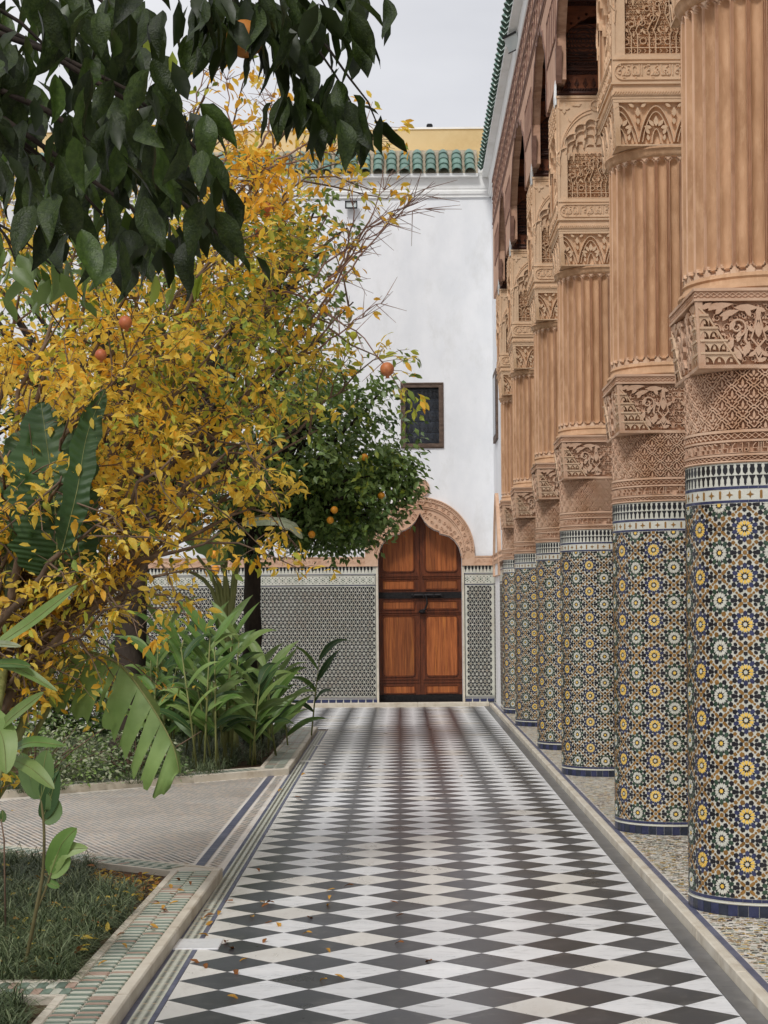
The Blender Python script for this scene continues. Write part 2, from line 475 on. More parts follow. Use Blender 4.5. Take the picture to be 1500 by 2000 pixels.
g = MB(); g.box(-60, 60, -40, 90, -0.6, -0.05); tag(g.build('ground', 'soil'), kind='structure')

# floor bed under the marble
floor = MB()
floor.box(-1.06, 1.305, 0.5, 27.4, -0.05, -0.006)
floor.box(-9.0, -1.06, 22.05, 27.4, -0.05, -0.006)
floor_o = tag(floor.build('marble_floor', 'joint'), kind='structure')

TW = (XR + 0.945) / 6.0
TY = 0.3535
Y0 = 7.394

def tile_mesh(name, poly, mname):
    b = MB(); b.prism(poly, lambda u, v, h: (u, v, h), -0.006, 0.0)
    return b.mesh(name, [mname])

gp = 0.0016
dpoly = [(-TW / 2 + gp, 0), (0, -TY / 2 + gp), (TW / 2 - gp, 0), (0, TY / 2 - gp)]
tm_d = tile_mesh('tile', dpoly, 'marble_d')
tm_w = tile_mesh('tile', dpoly, 'marble_w')
tm_w2 = tile_mesh('tile', dpoly, 'marble_w2')
tri_l = tile_mesh('tile', [(0 + gp, -TY / 2 + 2 * gp), (TW / 2 - gp, 0), (0 + gp, TY / 2 - 2 * gp)], 'marble_w2')
tri_r = tile_mesh('tile', [(0 - gp, TY / 2 - 2 * gp), (-TW / 2 + gp, 0), (0 - gp, -TY / 2 + 2 * gp)], 'marble_w')
tiles = []
for r in range(-19, 58):
    for c in range(-24, 6):
        yc = Y0 + TY * (r + 0.5)
        xc = XR - TW * (5.5 - c)
        if c >= 0 or yc > 22.3:
            tiles.append((yc, xc, tm_d))
        if c > 0 or yc > 22.3:
            wm = tm_w if rnd.random() > 0.2 else tm_w2
            tiles.append((yc + TY / 2, xc - TW / 2, wm))
        if c == 0 and yc <= 22.3: tiles.append((yc + TY / 2, xc - TW / 2, tri_l))
        if c == 5: tiles.append((yc + TY / 2, xc + TW / 2, tri_r))
tiles = [t for t in tiles if t[0] < 27.35 and t[1] > -8.9]

def tile_in_view(t):
    yc, xc, _ = t
    if yc < 5.9: return False
    px = VX + xc * F_ / yc
    return -60 < px < 1560

seen = sorted([t for t in tiles if tile_in_view(t)], key=lambda t: t[0])
single, rest = seen[:300], seen[300:] + [t for t in tiles if not tile_in_view(t)]
jz = lambda: rnd.uniform(-0.0004, 0.0004)
for yc, xc, me in single:
    sk = xl(yc) + 0.945
    o = link('tile', me, floor_o, (xc + sk * (XR - xc) / (XR + 0.945), yc, jz()))
    o.rotation_euler = (rnd.gauss(0, .0006), rnd.gauss(0, .0006), (PI if me in (tm_d, tm_w, tm_w2) and rnd.random() < .5 else 0))
fb = MB()
for yc, xc, me in rest:
    sk = xl(yc) + 0.945 if yc < 22.3 else -0.04
    dx = xc + sk * (XR - xc) / (XR + 0.945)
    mi = {tm_d: 0, tm_w: 1, tm_w2: 2, tri_l: 2, tri_r: 1}[me]
    n = len(me.vertices) // 2
    z = jz()
    vv = [v.co for v in me.vertices]
    fb.add([(v.x + dx, v.y + yc, v.z + z) for v in vv], [tuple(p.vertices) for p in me.polygons], mi)
fb.build('distant_tiles', ['marble_d', 'marble_w', 'marble_w2'], floor_o, kind='stuff')

# dark marble strip, kerb and platform on the right
ks = MB()
y = 2.0
while y < 27.3:
    L = rnd.uniform(.55, .75)
    ks.box(XR + .001, 1.3035, y, min(y + L - .002, 27.38), -0.006, 0.0005 * rnd.random())
    y += L
ks.build('border_strip', 'marble_strip', floor_o)
plat = MB()
plat.box(1.352, 5.2, -2, 27.4, -0.05, 0.048)
plat_o = tag(plat.build('gallery_floor', 'mosaic_ground'), kind='structure')
kb = MB()
y = 1.0
while y < 27.3:
    L = rnd.uniform(.9, 1.25)
    e = min(y + L, 27.39)
    kb.bevbox(1.305 + rnd.uniform(-.001, .001), 1.3515, y, e - .002, -0.01, 0.052, 0.006)
    y += L
tag(kb.build('kerb', 'curb'), kind='structure')
# little tesserae of the gallery floor
tb = MB()
for i in range(int((27.3 - 5) / 0.0285)):
    y = 5 + i * 0.0285
    tb.box(1.354, 1.385, y, y + .027, 0.048, 0.0505, 0)
j = 0
y = 5.0
while y < 27.3:
    xmax = 2.9 if y < 12 else 2.4
    x = 1.39 + (0.012 if j % 2 else 0)
    while x < xmax:
        w = rnd.choice([.018, .024, .03, .036])
        if rnd.random() < 0.8:
            mi = rnd.choice([1, 1, 1, 1, 2, 2, 2, 3, 4, 4, 5])
            a = .003
            tb.add([(x, y + a, .0495), (x + w - .004, y, .0495), (x + w - .003, y + .014 - a, .0495), (x + .002, y + .014, .0495)], [(0, 1, 2, 3)], mi)
        x += w
    y += 0.018
    j += 1
tb.build('tesserae', ['band_blue', 'tile_cream', 'mosaic_tan', 'glaze_yellow', 'mosaic_dark', 'tile_green'], plat_o, kind='stuff')

# marble step along the back wall
st = MB()
for x0, x1 in ((-9, -4.2), (-4.2, -2.35), (-2.35, -.95), (-.95, .2), (.2, 1.0), (1.0, 1.304)):
    st.bevbox(x0, x1 - .002, 27.4, 27.62, -0.02, 0.058, 0.006)
tag(st.build('step', 'curb'), kind='structure')

# border band between the marble and the garden kerbs
bd = MB()
sx = lambda Y: xl(Y) - 0.0
y = 2.0
while y < 22.0:
    a = xl(y)
    L = .012
    bd.add([(a - .001, y, 0), (a - .001, y + .11, 0), (a - .021, y + .11, 0), (a - .021, y, 0)], [(0, 1, 2, 3)], 0)
    bd.add([(a - .098, y, 0), (a - .098, y + .11, 0), (a - .121, y + .11, 0), (a - .121, y, 0)], [(0, 1, 2, 3)], 0)
    y += .112
bd.add([(xl(2) - .0215, 2, .0004), (xl(22) - .0215, 22, .0004), (xl(22) - .0975, 22, .0004), (xl(2) - .0975, 2, .0004)], [(0, 1, 2, 3)], 4)
k = 0
y = 4.0
while y < 22.0:
    a = xl(y)
    mi = [1, 1, 2, 1, 1, 3][(k // 1) % 6]
    for c in range(2):
        cx = a - .042 - .036 * c
        bd.add([(cx - .0125, y, .0012), (cx, y - .0062, .0012), (cx + .0125, y, .0012), (cx, y + .0062, .0012)], [(0, 1, 2, 3)], mi)
        pass
    y += .02
    k += 1
bd.build('border_mosaic', ['band_blue', 'mosaic_dark', 'mosaic_tan', 'glaze_green', 'tile_cream'], floor_o, kind='stuff')

# diagonal mosaic path on the left
A1 = Vector((-1.03, 9.98)); A2 = Vector((-3.4, 11.75))      # far edge of near bed
B1 = Vector((-1.06, 16.25)); B2 = Vector((-4.6, 12.9))      # near edge of far bed
pth = MB()
pth.add([(-1.046, 9.9, 0), (-1.046, 16.4, 0), (-12, 6.0, 0), (-12, 18.2, 0)], [], 0)
pth.add([(-1.047, 9.9, -.003), (-1.067, 16.4, -.003), (-7, 10.8, -.003), (-7, 14.0, -.003)], [(0, 1, 2), (0, 2, 3)], 0)
pth = MB()
pth.add([(-1.046, 9.5, -.003), (-1.068, 16.6, -.003), (-9, 16.6, -.003), (-9, 9.5, -.003)], [(0, 1, 2, 3)], 0)
path_o = tag(pth.build('garden_path', 'mosaic_ground'), kind='structure')
pm = MB()
bl = A1; dA = (A2 - A1).normalized(); dB = (B2 - B1).normalized()
for i in range(-2, 150):
    for j in range(150):
        x = -1.09 - i * .0425 - (j % 2) * .021
        y = 9.85 + j * .0455
        p = Vector((x, y))
        if (dA.x * (p.y - A1.y) - dA.y * (p.x - A1.x)) > -0.02: continue   # inside near bed
        if (dB.x * (p.y - B1.y) - dB.y * (p.x - B1.x)) < 0.0: continue
        if x > -1.10: continue
        if abs(x + 1.22) < .05: continue
        m = rnd.choice([0, 0, 0, 0, 1, 2])
        pm.add([(x - .018, y, 0), (x, y - .0135, 0), (x + .018, y, 0), (x, y + .0135, 0)], [(0, 1, 2, 3)], m)
y = 9.9
while y < 16.2:
    pm.add([(-1.19, y, .0004), (-1.19, y + .1, .0004), (-1.245, y + .1, .0004), (-1.245, y, .0004)], [(0, 1, 2, 3)], 3)
    y += .103
pm.build('path_mosaic', ['mosaic_dark', 'mosaic_tan', 'tile_pink', 'band_blue'], path_o, kind='stuff')

# ------------------------------------------------------------------ garden beds: kerb, green tile rim, soil
HB = 0.06

def offset_line(a, b, d):
    n = Vector((-(b - a).y, (b - a).x)).normalized()
    return a + n * d, b + n * d

def bed(name, outline, label, edge_tiles, slim=(), no_kerb=(), soil_z=0.03):
    """outline: counter-clockwise 2-D corners; every edge gets kerb stones, a tile rim and an inner rim stone"""
    root = empty(name, (0, 0, 0))
    tag(root, label, 'garden bed', 'raised garden beds beside the marble walk')
    n = len(outline)
    pts = [Vector(p) for p in outline]

    def inset(level):
        out = []
        D = lambda e: (0.0, 0.0 if e in no_kerb or e in slim else .045, 0.0 if e in slim else .232, .038 if e in slim else .27)[level]
        for i in range(n):
            p0, p1, p2 = pts[i - 1], pts[i], pts[(i + 1) % n]
            e1, e2 = (p1 - p0).normalized(), (p2 - p1).normalized()
            n1, n2 = Vector((-e1.y, e1.x)), Vector((-e2.y, e2.x))
            a, b = p1 + n1 * D((i - 1) % n), p1 + n2 * D(i)
            den = e1.x * e2.y - e1.y * e2.x
            t = ((b - a).x * e2.y - (b - a).y * e2.x) / den
            out.append(a + e1 * t)
        return out
    r0, r1, r2, r3 = [inset(k) for k in range(4)]
    rm = MB()
    for i in range(n):
        j = (i + 1) % n
        L = (pts[j] - pts[i]).length
        k = max(1, int(L / 1.0))
        for q in range(k):
            t0, t1 = q / k, (q + 1) / k - .002 / L * (q < k - 1)
            z = HB + rnd.uniform(-.001, .001)
            for (ra, rb, nm, dz) in ((r0, r1, 'kerb_stone', 0), (r2, r3, 'rim_stone', .003)):
                if nm == 'kerb_stone' and (i in no_kerb or i in slim): continue
                a0, a1, b0, b1 = ra[i].lerp(ra[j], t0), ra[i].lerp(ra[j], t1), rb[i].lerp(rb[j], t0), rb[i].lerp(rb[j], t1)
                g0, g1 = a0.lerp(b0, .14), a1.lerp(b1, .14)
                c = MB()
                c.add([(a0.x, a0.y, -.02), (a1.x, a1.y, -.02), (b1.x, b1.y, -.02), (b0.x, b0.y, -.02),
                       (a0.x, a0.y, z + dz - .006), (a1.x, a1.y, z + dz - .006), (b1.x, b1.y, z + dz), (b0.x, b0.y, z + dz), (g0.x, g0.y, z + dz), (g1.x, g1.y, z + dz)],
                      [(0, 1, 5, 4), (4, 5, 9, 8), (8, 9, 6, 7), (1, 2, 6, 9, 5), (3, 0, 4, 8, 7), (2, 3, 7, 6)])
                c.build(nm, 'curb', root)
        if i not in slim:
            rm.add([(r1[i].x, r1[i].y, HB - .006), (r1[j].x, r1[j].y, HB - .006), (r2[j].x, r2[j].y, HB - .006), (r2[i].x, r2[i].y, HB - .006)], [(0, 1, 2, 3)])
    rm.build('rim_bed', 'grout', root)
    sl = MB()
    sl.add([(p.x, p.y, soil_z) for p in r3], [tuple(range(n))])
    sl.build('soil', 'soil', root)
    cand = []
    for (ei, s0, s1) in edge_tiles:
        i, j = ei, (ei + 1) % n
        e = (pts[j] - pts[i]); L = e.length; e = e.normalized(); nn = Vector((-e.y, e.x))
        k0 = 0.0 if ei in no_kerb else .045
        s = s0
        q = 0
        while s < L - s1:
            for c in range(2):
                wd = (.232 - k0) / 2
                cen = pts[i] + e * s + nn * (k0 + .002 + wd * (c + .5))
                cand.append((cen, e, nn, (q + c) % 2, rnd.random(), wd / .093))
            s += .037
            q += 1
    cand.sort(key=lambda t: t[0].y)
    HX = [(-.045, 0), (-.034, -.0172), (.034, -.0172), (.045, 0), (.034, .0172), (-.034, .0172)]
    tmesh = {}
    for key in ('tile_green', 'tile_cream', 'tile_pink'):
        b = MB(); b.prism(HX, lambda u, v, h: (u, v, h), -.005, 0)
        tmesh[key] = b.mesh('rim_tile', [key])
    rest = MB()
    cnt = 0
    for (cen, e, nn, par, rr, ws) in cand:
        key = ('tile_green' if rr < .93 else 'tile_pink') if par else ('tile_cream' if rr < .86 else 'tile_pink')
        ang = math.atan2(nn.y, nn.x)
        px = VX + cen.x * F_ / max(cen.y, .1)
        if cnt < 298 and px > -20 and cen.y > 5.9 and cen.y < 11.5:
            cnt += 1
            o = link('rim_tile', tmesh[key], root, (cen.x, cen.y, HB + rnd.uniform(-.0008, .0008)))
            o.rotation_euler = (0, 0, ang + rnd.gauss(0, .012))
            o.scale = (ws, 1, 1)
        else:
            mi = {'tile_green': 0, 'tile_cream': 1, 'tile_pink': 2}[key]
            c, s = math.cos(ang), math.sin(ang)
            rest.add([(cen.x + u * ws * c - v * s, cen.y + u * ws * s + v * c, HB) for u, v in HX], [(0, 1, 2, 3, 4, 5)], mi)
    if rest.v: rest.build('small_rim_tiles', ['tile_green', 'tile_cream', 'tile_pink'], root, kind='stuff')
    return root

near_bed = bed('garden_bed', [(-1.046, 6.70), (-1.03, 9.98), (-3.4, 11.75), (-6, 11.75), (-6, 6.70)],
               'low garden bed of dark grass and fallen yellow leaves with a green tile rim', [(0, 0.0, 0.1), (1, .26, .3), (4, .3, .235)], no_kerb=(4,))
near_bed2 = bed('garden_bed', [(-1.046, 2.2), (-1.046, 6.698), (-6, 6.698), (-6, 2.2)],
                'corner of a garden bed at the bottom left with only grass and bare soil', [(0, .2, 0.0)], slim=(1,))
far_bed = bed('garden_bed', [(-1.064, 16.25), (-1.08, 22.0), (-9, 22.0), (-9, 9.6)],
              'large garden bed across the mosaic path holding the tall leafy plants', [(0, .05, .1), (3, .3, .28)])

# drain cover slab at left
dc = MB()
p = P(415, 1850, 7.9)
dc.bevbox(-1.04, -.835, 7.88, 8.12, -.004, .006, .003)
dc.build('drain_cover', 'marble_w', None)
o = bpy.data.objects['drain_cover']; tag(o, 'pale marble cover slab crossing the mosaic border of the walk', 'cover slab')
for yy in (17.6, 19.6):
    d2 = MB(); d2.bevbox(-1.05, -.8, yy, yy + .12, -.004, .005, .002)
    tag(d2.build('drain_cover', 'marble_w2'), 'narrow far marble cover slab %s beside the large garden bed' % ('nearer the path corner' if yy < 18 else 'nearer the door'), 'cover slab')

# ================================================================== BACK WALL
def PW(px, py): 
    q = P(px, py, YW)
    return (q.x, q.z)

wall_root = empty('back_wall', (0, YW, 0))
tag(wall_root, 'tall white plastered end wall with patterned tile dado around the wooden door', 'wall')
bw = plane_map((0, 0, 0), (1, 0, 0), (0, 0, 1), (0, -1, 0))          # local to wall_root, h towards the camera
XC = 1.41                                                           # inner corner with the right wall
arch_px = [(738, 1092), (739.5, 1082), (744, 1068), (752, 1056), (763, 1047.5), (775, 1044), (781, 1043), (782.5, 1038), (792, 1035), (803, 1028), (811, 1019), (816, 1010), (819.5, 1003)]
arch_r = [(2 * 820 - x, y) for x, y in arch_px[::-1]]
opening = [PW(x, y) for x, y in arch_px] + [PW(x, y) for x, y in arch_r]
xd0, xd1 = opening[0][0], opening[-1][0]
zb = 0.058
zd = PW(650, 1107)[1]            # top of tile dado
zs = PW(650, 1088)[1]            # top of stucco band
win = [PW(783, 876), PW(866, 876), PW(866, 747), PW(783, 747)]
win = [(win[0][0], win[0][1]), (win[2][0], win[0][1]), (win[2][0], win[2][1]), (win[0][0], win[2][1])]
b = MB()
outer = [(-12, 0), (xd0, 0)] + opening + [(xd1, 0), (XC + .3, 0), (XC + .3, 8.35), (-12, 8.35)]
b.tess(outer, [win], bw, -.35, 0)
b.build('wall_face', 'white_wall', wall_root)

# stucco band and dado on both sides of the door
jw = 0.055   # plain tile edging beside the door
spans = [(-9, xd0 - .03), (xd1 + .03, XC - .01)]
b = MB()
for x0, x1 in spans:
    b.box(x0, x1, -.035, 0, zd, zs)
    b.box(x0, x1, -.045, 0, zs - .018, zs)
    b.box(x0, x1, -.045, 0, zd, zd + .014)
    x = x0 + .03
    while x < x1 - .05:
        fn = plane_map((0, 0, 0), (1, 0, 0), (0, 0, 1), (0, -1, 0))
        c = (zd + zs) / 2
        b.ribbon(spiral(x + .03, c, .005, .026, rnd.random() * 6, 1.0, 7), .008, bw, .035, .042)
        b.prism(teardrop(x + .065, c - .03, .055, .02, PI / 2 + rnd.uniform(-.5, .5)), bw, .035, .042)
        x += .085
b.build('stucco_band', 'stucco', wall_root)
hd = zd - zb
b = MB()
for x0, x1 in spans:
    b.box(x0, x1, -.02, 0, zb, zd)
b.build('tile_bed', 'glaze_white', wall_root)
tiles_b = MB()
H0, H1 = .0203, .0225
for x0, x1 in spans:
    # dark skirting tiles
    x = x0 + .005
    while x < x1 - .04:
        tiles_b.prism([(x + .006, zb + .002), (min(x + .1, x1), zb + .002), (min(x + .108, x1), zb + .052), (x, zb + .052)], bw, H0, H1, 1)
        x += .115
    # merlon row
    x = x0 + .01
    zt = zd - .004
    while x < x1 - .05:
        w = .03
        tiles_b.prism([(x, zt), (x, zt - .045), (x + .010, zt - .06), (x + .013, zt - .088), (x + .016, zt - .095), (x + .019, zt - .088), (x + .022, zt - .06), (x + .032, zt - .045), (x + .032, zt)][::-1], bw, H0, H1, 0)
        x += .054
    for zz in (zd - .125, zd - .135 - .165, zb + .062):
        tiles_b.prism([(x0, zz), (x1, zz), (x1, zz + .009), (x0, zz + .009)], bw, H0, H1, 1)
    # hexagon star band
    z0, z1 = zd - .275, zd - .15
    x = x0 + .05
    while x < x1 - .04:
        for k in range(6):
            a = k * PI / 3 + PI / 6
            tiles_b.prism(ngon(x + .03 * math.cos(a), (z0 + z1) / 2 + .036 * math.sin(a), .0115, 3, a), bw, H0, H1, 2)
        tiles_b.prism(ngon(x, (z0 + z1) / 2, .013, 6, 0), bw, H0, H1, 2)
        tiles_b.prism(ngon(x + .052, z1 - .018, .013, 3, -PI / 2), bw, H0, H1, 0)
        tiles_b.prism(ngon(x + .052, z0 + .018, .013, 3, PI / 2), bw, H0, H1, 0)
        x += .104
    for zz in (zd - .145, zd - .292, zb + .08):
        x = x0 + .01
        while x < x1 - .012:
            tiles_b.flat([(x, zz), (x + .014, zz), (x + .014, zz + .011), (x, zz + .011)], bw, H1, 3)
            x += .019
    # triangle lattice field
    S = .0625
    hh = S * .866
    zf0, zf1 = zb + .098, zd - .31
    nrow = int((zf1 - zf0) / hh)
    hh = (zf1 - zf0) / nrow
    for r in range(nrow):
        z = zf0 + r * hh
        x = x0 - (S / 2 if r % 2 else 0)
        i = 0
        while x < x1:
            for up in (0, 1):
                if up: tri = [(x, z), (x + S, z), (x + S / 2, z + hh)]
                else: tri = [(x + S / 2, z + hh), (x + S, z), (x + S * 1.5, z + hh)]
                cx = sum(p[0] for p in tri) / 3; cz = sum(p[1] for p in tri) / 3
                if x0 + .035 < cx < x1 - .035:
                    q = [(cx + (p[0] - cx) * .78, cz + (p[1] - cz) * .78) for p in tri]
                    tiles_b.flat(q, bw, H1, 0)
            x += S
            i += 1
    # pale yellow stars on alternate nodes, white small stars on others
    for r in range(1, nrow):
        z = zf0 + r * hh
        x = x0 - (S / 2 if r % 2 else 0)
        i = 0
        while x < x1 - .03:
            if x > x0 + .04:
                if (r % 4 in (0,) and i % 2 == 0) or (r % 4 == 2 and i % 2 == 1):
                    tiles_b.flat(ngon(x, z, .0165, 6, 0), bw, H1 + .0006, 4)
                elif (i + r) % 2:
                    tiles_b.flat(ngon(x, z, .009, 4, 0), bw, H1 + .0006, 5)
            x += S
            i += 1
    # vertical edging next to the door
    xe = x1 - .02 if x1 < 0.2 else x0 + .004
    zz = zb
    while zz < zd - .12:
        tiles_b.flat([(xe, zz), (xe + .012, zz), (xe + .012, zz + .014), (xe, zz + .014)], bw, H1, 3)
        zz += .019
tiles_b.build('dado_tiles', ['glaze_black', 'glaze_blue', 'glaze_green', 'glaze_black', 'glaze_white', 'mosaic_tan'], wall_root, kind='stuff')
b = MB()
for x in (xd0 - .03, xd1):
    b.box(x, x + .03, -.028, 0, zb, zd)
    b.box(x, x + .03, -.04, 0, zd, zs)
b.build('door_jamb', 'curb', wall_root)

# stucco door arch
da = empty('door_arch', (0, 0, 0), parent=wall_root)
cxa = PW(820, 1078)
ro = 107 / 125.9
outer_c = []
for i in range(33):
    a = PI * i / 32
    outer_c.append((cxa[0] + ro * math.cos(a), cxa[1] + ro * math.sin(a)))
outer_loop = [(cxa[0] + ro, zd)] + outer_c + [(cxa[0] - ro, zd)]
inner = [(xd0, zd)] + opening + [(xd1, zd)]
b = MB()
b.tess(outer_loop + inner, [], bw, 0, .05)
# rims
sc = lambda k: [(cxa[0] + (x - cxa[0]) * k, cxa[1] + (z - cxa[1]) * k) for x, z in outer_c]
for k in (.985, .93, .83, .80):
    b.ribbon(sc(k), .018, bw, .05, .074)
b.ribbon([(x + (cxa[0] - x) * -.02, z + .012) for x, z in opening], .02, bw, .05, .066)
for i in range(60):
    a = PI * (i + .5) / 60
    r = ro * .955
    b.prism(teardrop(cxa[0] + r * math.cos(a), cxa[1] + r * math.sin(a), .03, .02, a + PI / 2), bw, .05, .066)
for i in range(22):
    a = PI * (i + .5) / 22
    r = ro * .88
    b.ribbon(spiral(cxa[0] + r * math.cos(a), cxa[1] + r * math.sin(a), .006, .034, a, 1.2, 9, flip=(1 if i % 2 else -1)), .013, bw, .05, .068)
# scrollwork between cusped opening and inner rim
for i in range(26):
    t = i / 25
    if abs(t - .5) < .03: continue
    o_ = opening[min(len(opening) - 1, int(t * (len(opening) - 1)))]
    a = PI * (1 - t)
    r1_ = ro * .78
    q = (cxa[0] + r1_ * math.cos(a), cxa[1] + r1_ * math.sin(a))
    for s_ in (.3, .68):
        c = (o_[0] + (q[0] - o_[0]) * s_, o_[1] + (q[1] - o_[1]) * s_)
        b.ribbon(spiral(c[0], c[1], .005, .03, i, 1.1, 8, flip=(1 if i % 2 else -1)), .010, bw, .05, .066)
b.build('arch_surround', 'stucco', da)
b = MB()
fx, fz = PW(822, 953)
b.prism(ngon(fx, fz, .135, 24), bw, 0, .035)
b.ribbon(ngon(fx, fz, .122, 24), .016, bw, .035, .05, closed=True)
b.ribbon(ngon(fx, fz, .095, 24), .010, bw, .035, .046, closed=True)
for k in range(6):
    b.prism(teardrop(fx, fz, .085, .04, k * PI / 3), bw, .035, .047)
fx, fz = PW(822, 981)
b.ribbon(spiral(fx, fz, .01, .07, 0, 1.6, 18), .018, bw, .05, .07)
b.build('finial', 'stucco', da)

# door leaves: planks framed in rails and stiles
dr = empty('door', (0, YW, 0))
tag(dr, 'double wooden door with raised panels and a black iron bolt under the carved arch', 'door')
dm = plane_map((0, .26, 0), (1, 0, 0), (0, 0, 1), (0, -1, 0))
xm = (xd0 + xd1) / 2
zt = opening[12][1] + .05
Zp = lambda py: PW(820, py)[1]
rows = [(1018, 1116, 'tall'), (1133, 1151, 'small'), (1174, 1190, 'small'), (1203, 1322, 'tall'), (1340, 1356, 'small')]
for side in (0, 1):
    lx0, lx1 = (xd0 - .02, xm - .004) if side == 0 else (xm + .004, xd1 + .02)
    leaf = MB()
    leaf.box(lx0, lx1, .26, .31, zb, zt)
    lo = leaf.build('door_leaf', 'door_dark', dr)
    for py0, py1, kind_ in rows:
        za, zc = Zp(py1), (Zp(py0) if py0 > 1020 else zt)
        a0, a1 = lx0 + .085, lx1 - .085
        np_ = 3 if kind_ == 'tall' else 1
        rr = .05 if kind_ == 'tall' else .015
        fr = MB()
        loop = [(a0 + rr, za), (a1 - rr, za), (a1 - rr * .3, za + rr * .3), (a1, za + rr), (a1, zc - rr), (a1 - rr * .3, zc - rr * .3), (a1 - rr, zc), (a0 + rr, zc), (a0 + rr * .3, zc - rr * .3), (a0, zc - rr), (a0, za + rr), (a0 + rr * .3, za + rr * .3)]
        fr.ribbon(loop, .024, dm, 0, .018, closed=True)
        fr.build('panel_moulding', 'door_dark', lo)
        for k in range(np_):
            pb = MB()
            w = (a1 - a0 - .02) / np_
            q0 = a0 + .01 + k * w
            pb.bevbox(q0, q0 + w - .001, .2525 - .0007 * k, .2595, za + .012, zc - .012, .002)
            pb.build('panel', 'door', lo)
    for py in (1124.5, 1129, 1168, 1196, 1200, 1328, 1334):
        z = Zp(py)
        rb = MB(); rb.ribbon([(lx0 + .03, z), (lx1 - .02, z)], .014, dm, 0, .016); rb.build('rail', 'door_dark', lo)
b = MB(); b.box(xd0 - .01, xd1 + .01, .235, .262, Zp(1168.5) , Zp(1156)); b.build('iron_band', 'iron', dr)
b = MB(); z = Zp(1162); b.tube([(PW(804, 1162)[0], .2, z), (PW(864, 1162)[0], .2, z)], .024, 10)
for xx in (806, 826, 846, 862):
    b.box(PW(xx, 1162)[0], PW(xx + 3, 1162)[0], .175, .24, z - .036, z + .036)
b.build('bolt', 'iron', dr)
b = MB(); x = PW(832, 1162)[0]; b.tube([(x, .19, z), (x + .02, .18, z - .12), (x - .01, .19, z - .22), (x - .05, .2, z - .24)], [.014, .014, .018, .02], 8); b.lathe([(0, -.035), (.03, -.03), (.055, -.01), (.055, .01), (.03, .03), (0, .035)], 14, c=(x - .06, .2, z - .26))
b.build('knocker', 'iron', dr)
b = MB(); b.box(xd0, xd1, .23, .262, zb, Zp(1358)); b.build('kick_plate', 'iron', dr)
b = MB(); b.box(xd0 - .02, xd1 + .02, .28, .35, 0, zt); b.build('door_back', 'wood_dark', dr)

# window with iron grille
wr = empty('window', (0, YW, 0))
tag(wr, 'small square-framed window with black scrolled iron grille in the white wall', 'window')
wx0, wz0, wx1, wz1 = win[0][0], win[0][1], win[2][0], win[2][1]
b = MB()
fwi = .075
for i, (a0, a1, c0, c1) in enumerate(((wx0, wx1, wz1 - fwi, wz1), (wx0, wx1, wz0, wz0 + fwi), (wx0, wx0 + fwi, wz0 + fwi, wz1 - fwi), (wx1 - fwi, wx1, wz0 + fwi, wz1 - fwi))):
    b.box(a0 + .001, a1 - .001, -.02, .08, c0, c1 - .001)
b.ribbon([(wx0 + .018, wz0 + .018), (wx1 - .018, wz0 + .018), (wx1 - .018, wz1 - .018), (wx0 + .018, wz1 - .018)], .02, bw, .02, .03, closed=True)
b.build('frame', 'window_wood', wr)
b = MB(); b.box(wx0 + .02, wx1 - .02, .12, .14, wz0 + .02, wz1 - .02); b.build('pane', 'dark_in', wr)
gx0, gx1, gz0, gz1 = wx0 + fwi, wx1 - fwi, wz0 + fwi, wz1 - fwi
b = MB()
gm = plane_map((0, .03, 0), (1, 0, 0), (0, 0, 1), (0, -1, 0))
nr_ = 5
for r in range(nr_ + 1):
    z = gz0 + (gz1 - gz0) * r / nr_
    b.ribbon([(gx0, z), (gx1, z)], .010, gm, 0, .01)
    b.ribbon([(gx0, z + .02), (gx1, z + .02)], .005, gm, 0, .01)
for r in range(nr_):
    z = gz0 + (gz1 - gz0) * (r + .5) / nr_
    ch = (gz1 - gz0) / nr_
    for c in range(4):
        x = gx0 + (gx1 - gx0) * (c + .5) / 4
        cw = (gx1 - gx0) / 4
        for fl in (1, -1):
            b.ribbon(spiral(x + fl * cw * .23, z - ch * .2, .004, cw * .2, PI, 1.3, 12, flip=fl), .006, gm, 0, .01)
            b.ribbon(spiral(x + fl * cw * .23, z + ch * .22, .004, cw * .17, PI / 2, 1.2, 12, flip=fl), .006, gm, 0, .01)
        b.ribbon([(x - cw / 2, z - ch / 2), (x, z + ch * .35), (x + cw / 2, z - ch / 2)], .006, gm, 0, .01)
b.build('grille', 'iron', wr)

# cornice under the back eave
zc = PW(800, 387)[1]
b = MB()
prof = [(0, zc), (.03, zc), (.03, zc + .03), (.05, zc + .05), (.055, zc + .09), (.02, zc + .10), (.02, zc + .12), (.035, zc + .14), (.04, zc + .2), (.05, zc + .32), (.07, zc + .37), (.07, zc + .40)]
for (y0, z0), (y1, z1) in zip(prof, prof[1:]):
    b.add([(-12, -y0, z0), (XC, -y0, z0), (XC, -y1, z1), (-12, -y1, z1)], [(0, 1, 2, 3)])
b.build('cornice', 'white_trim', wall_root)

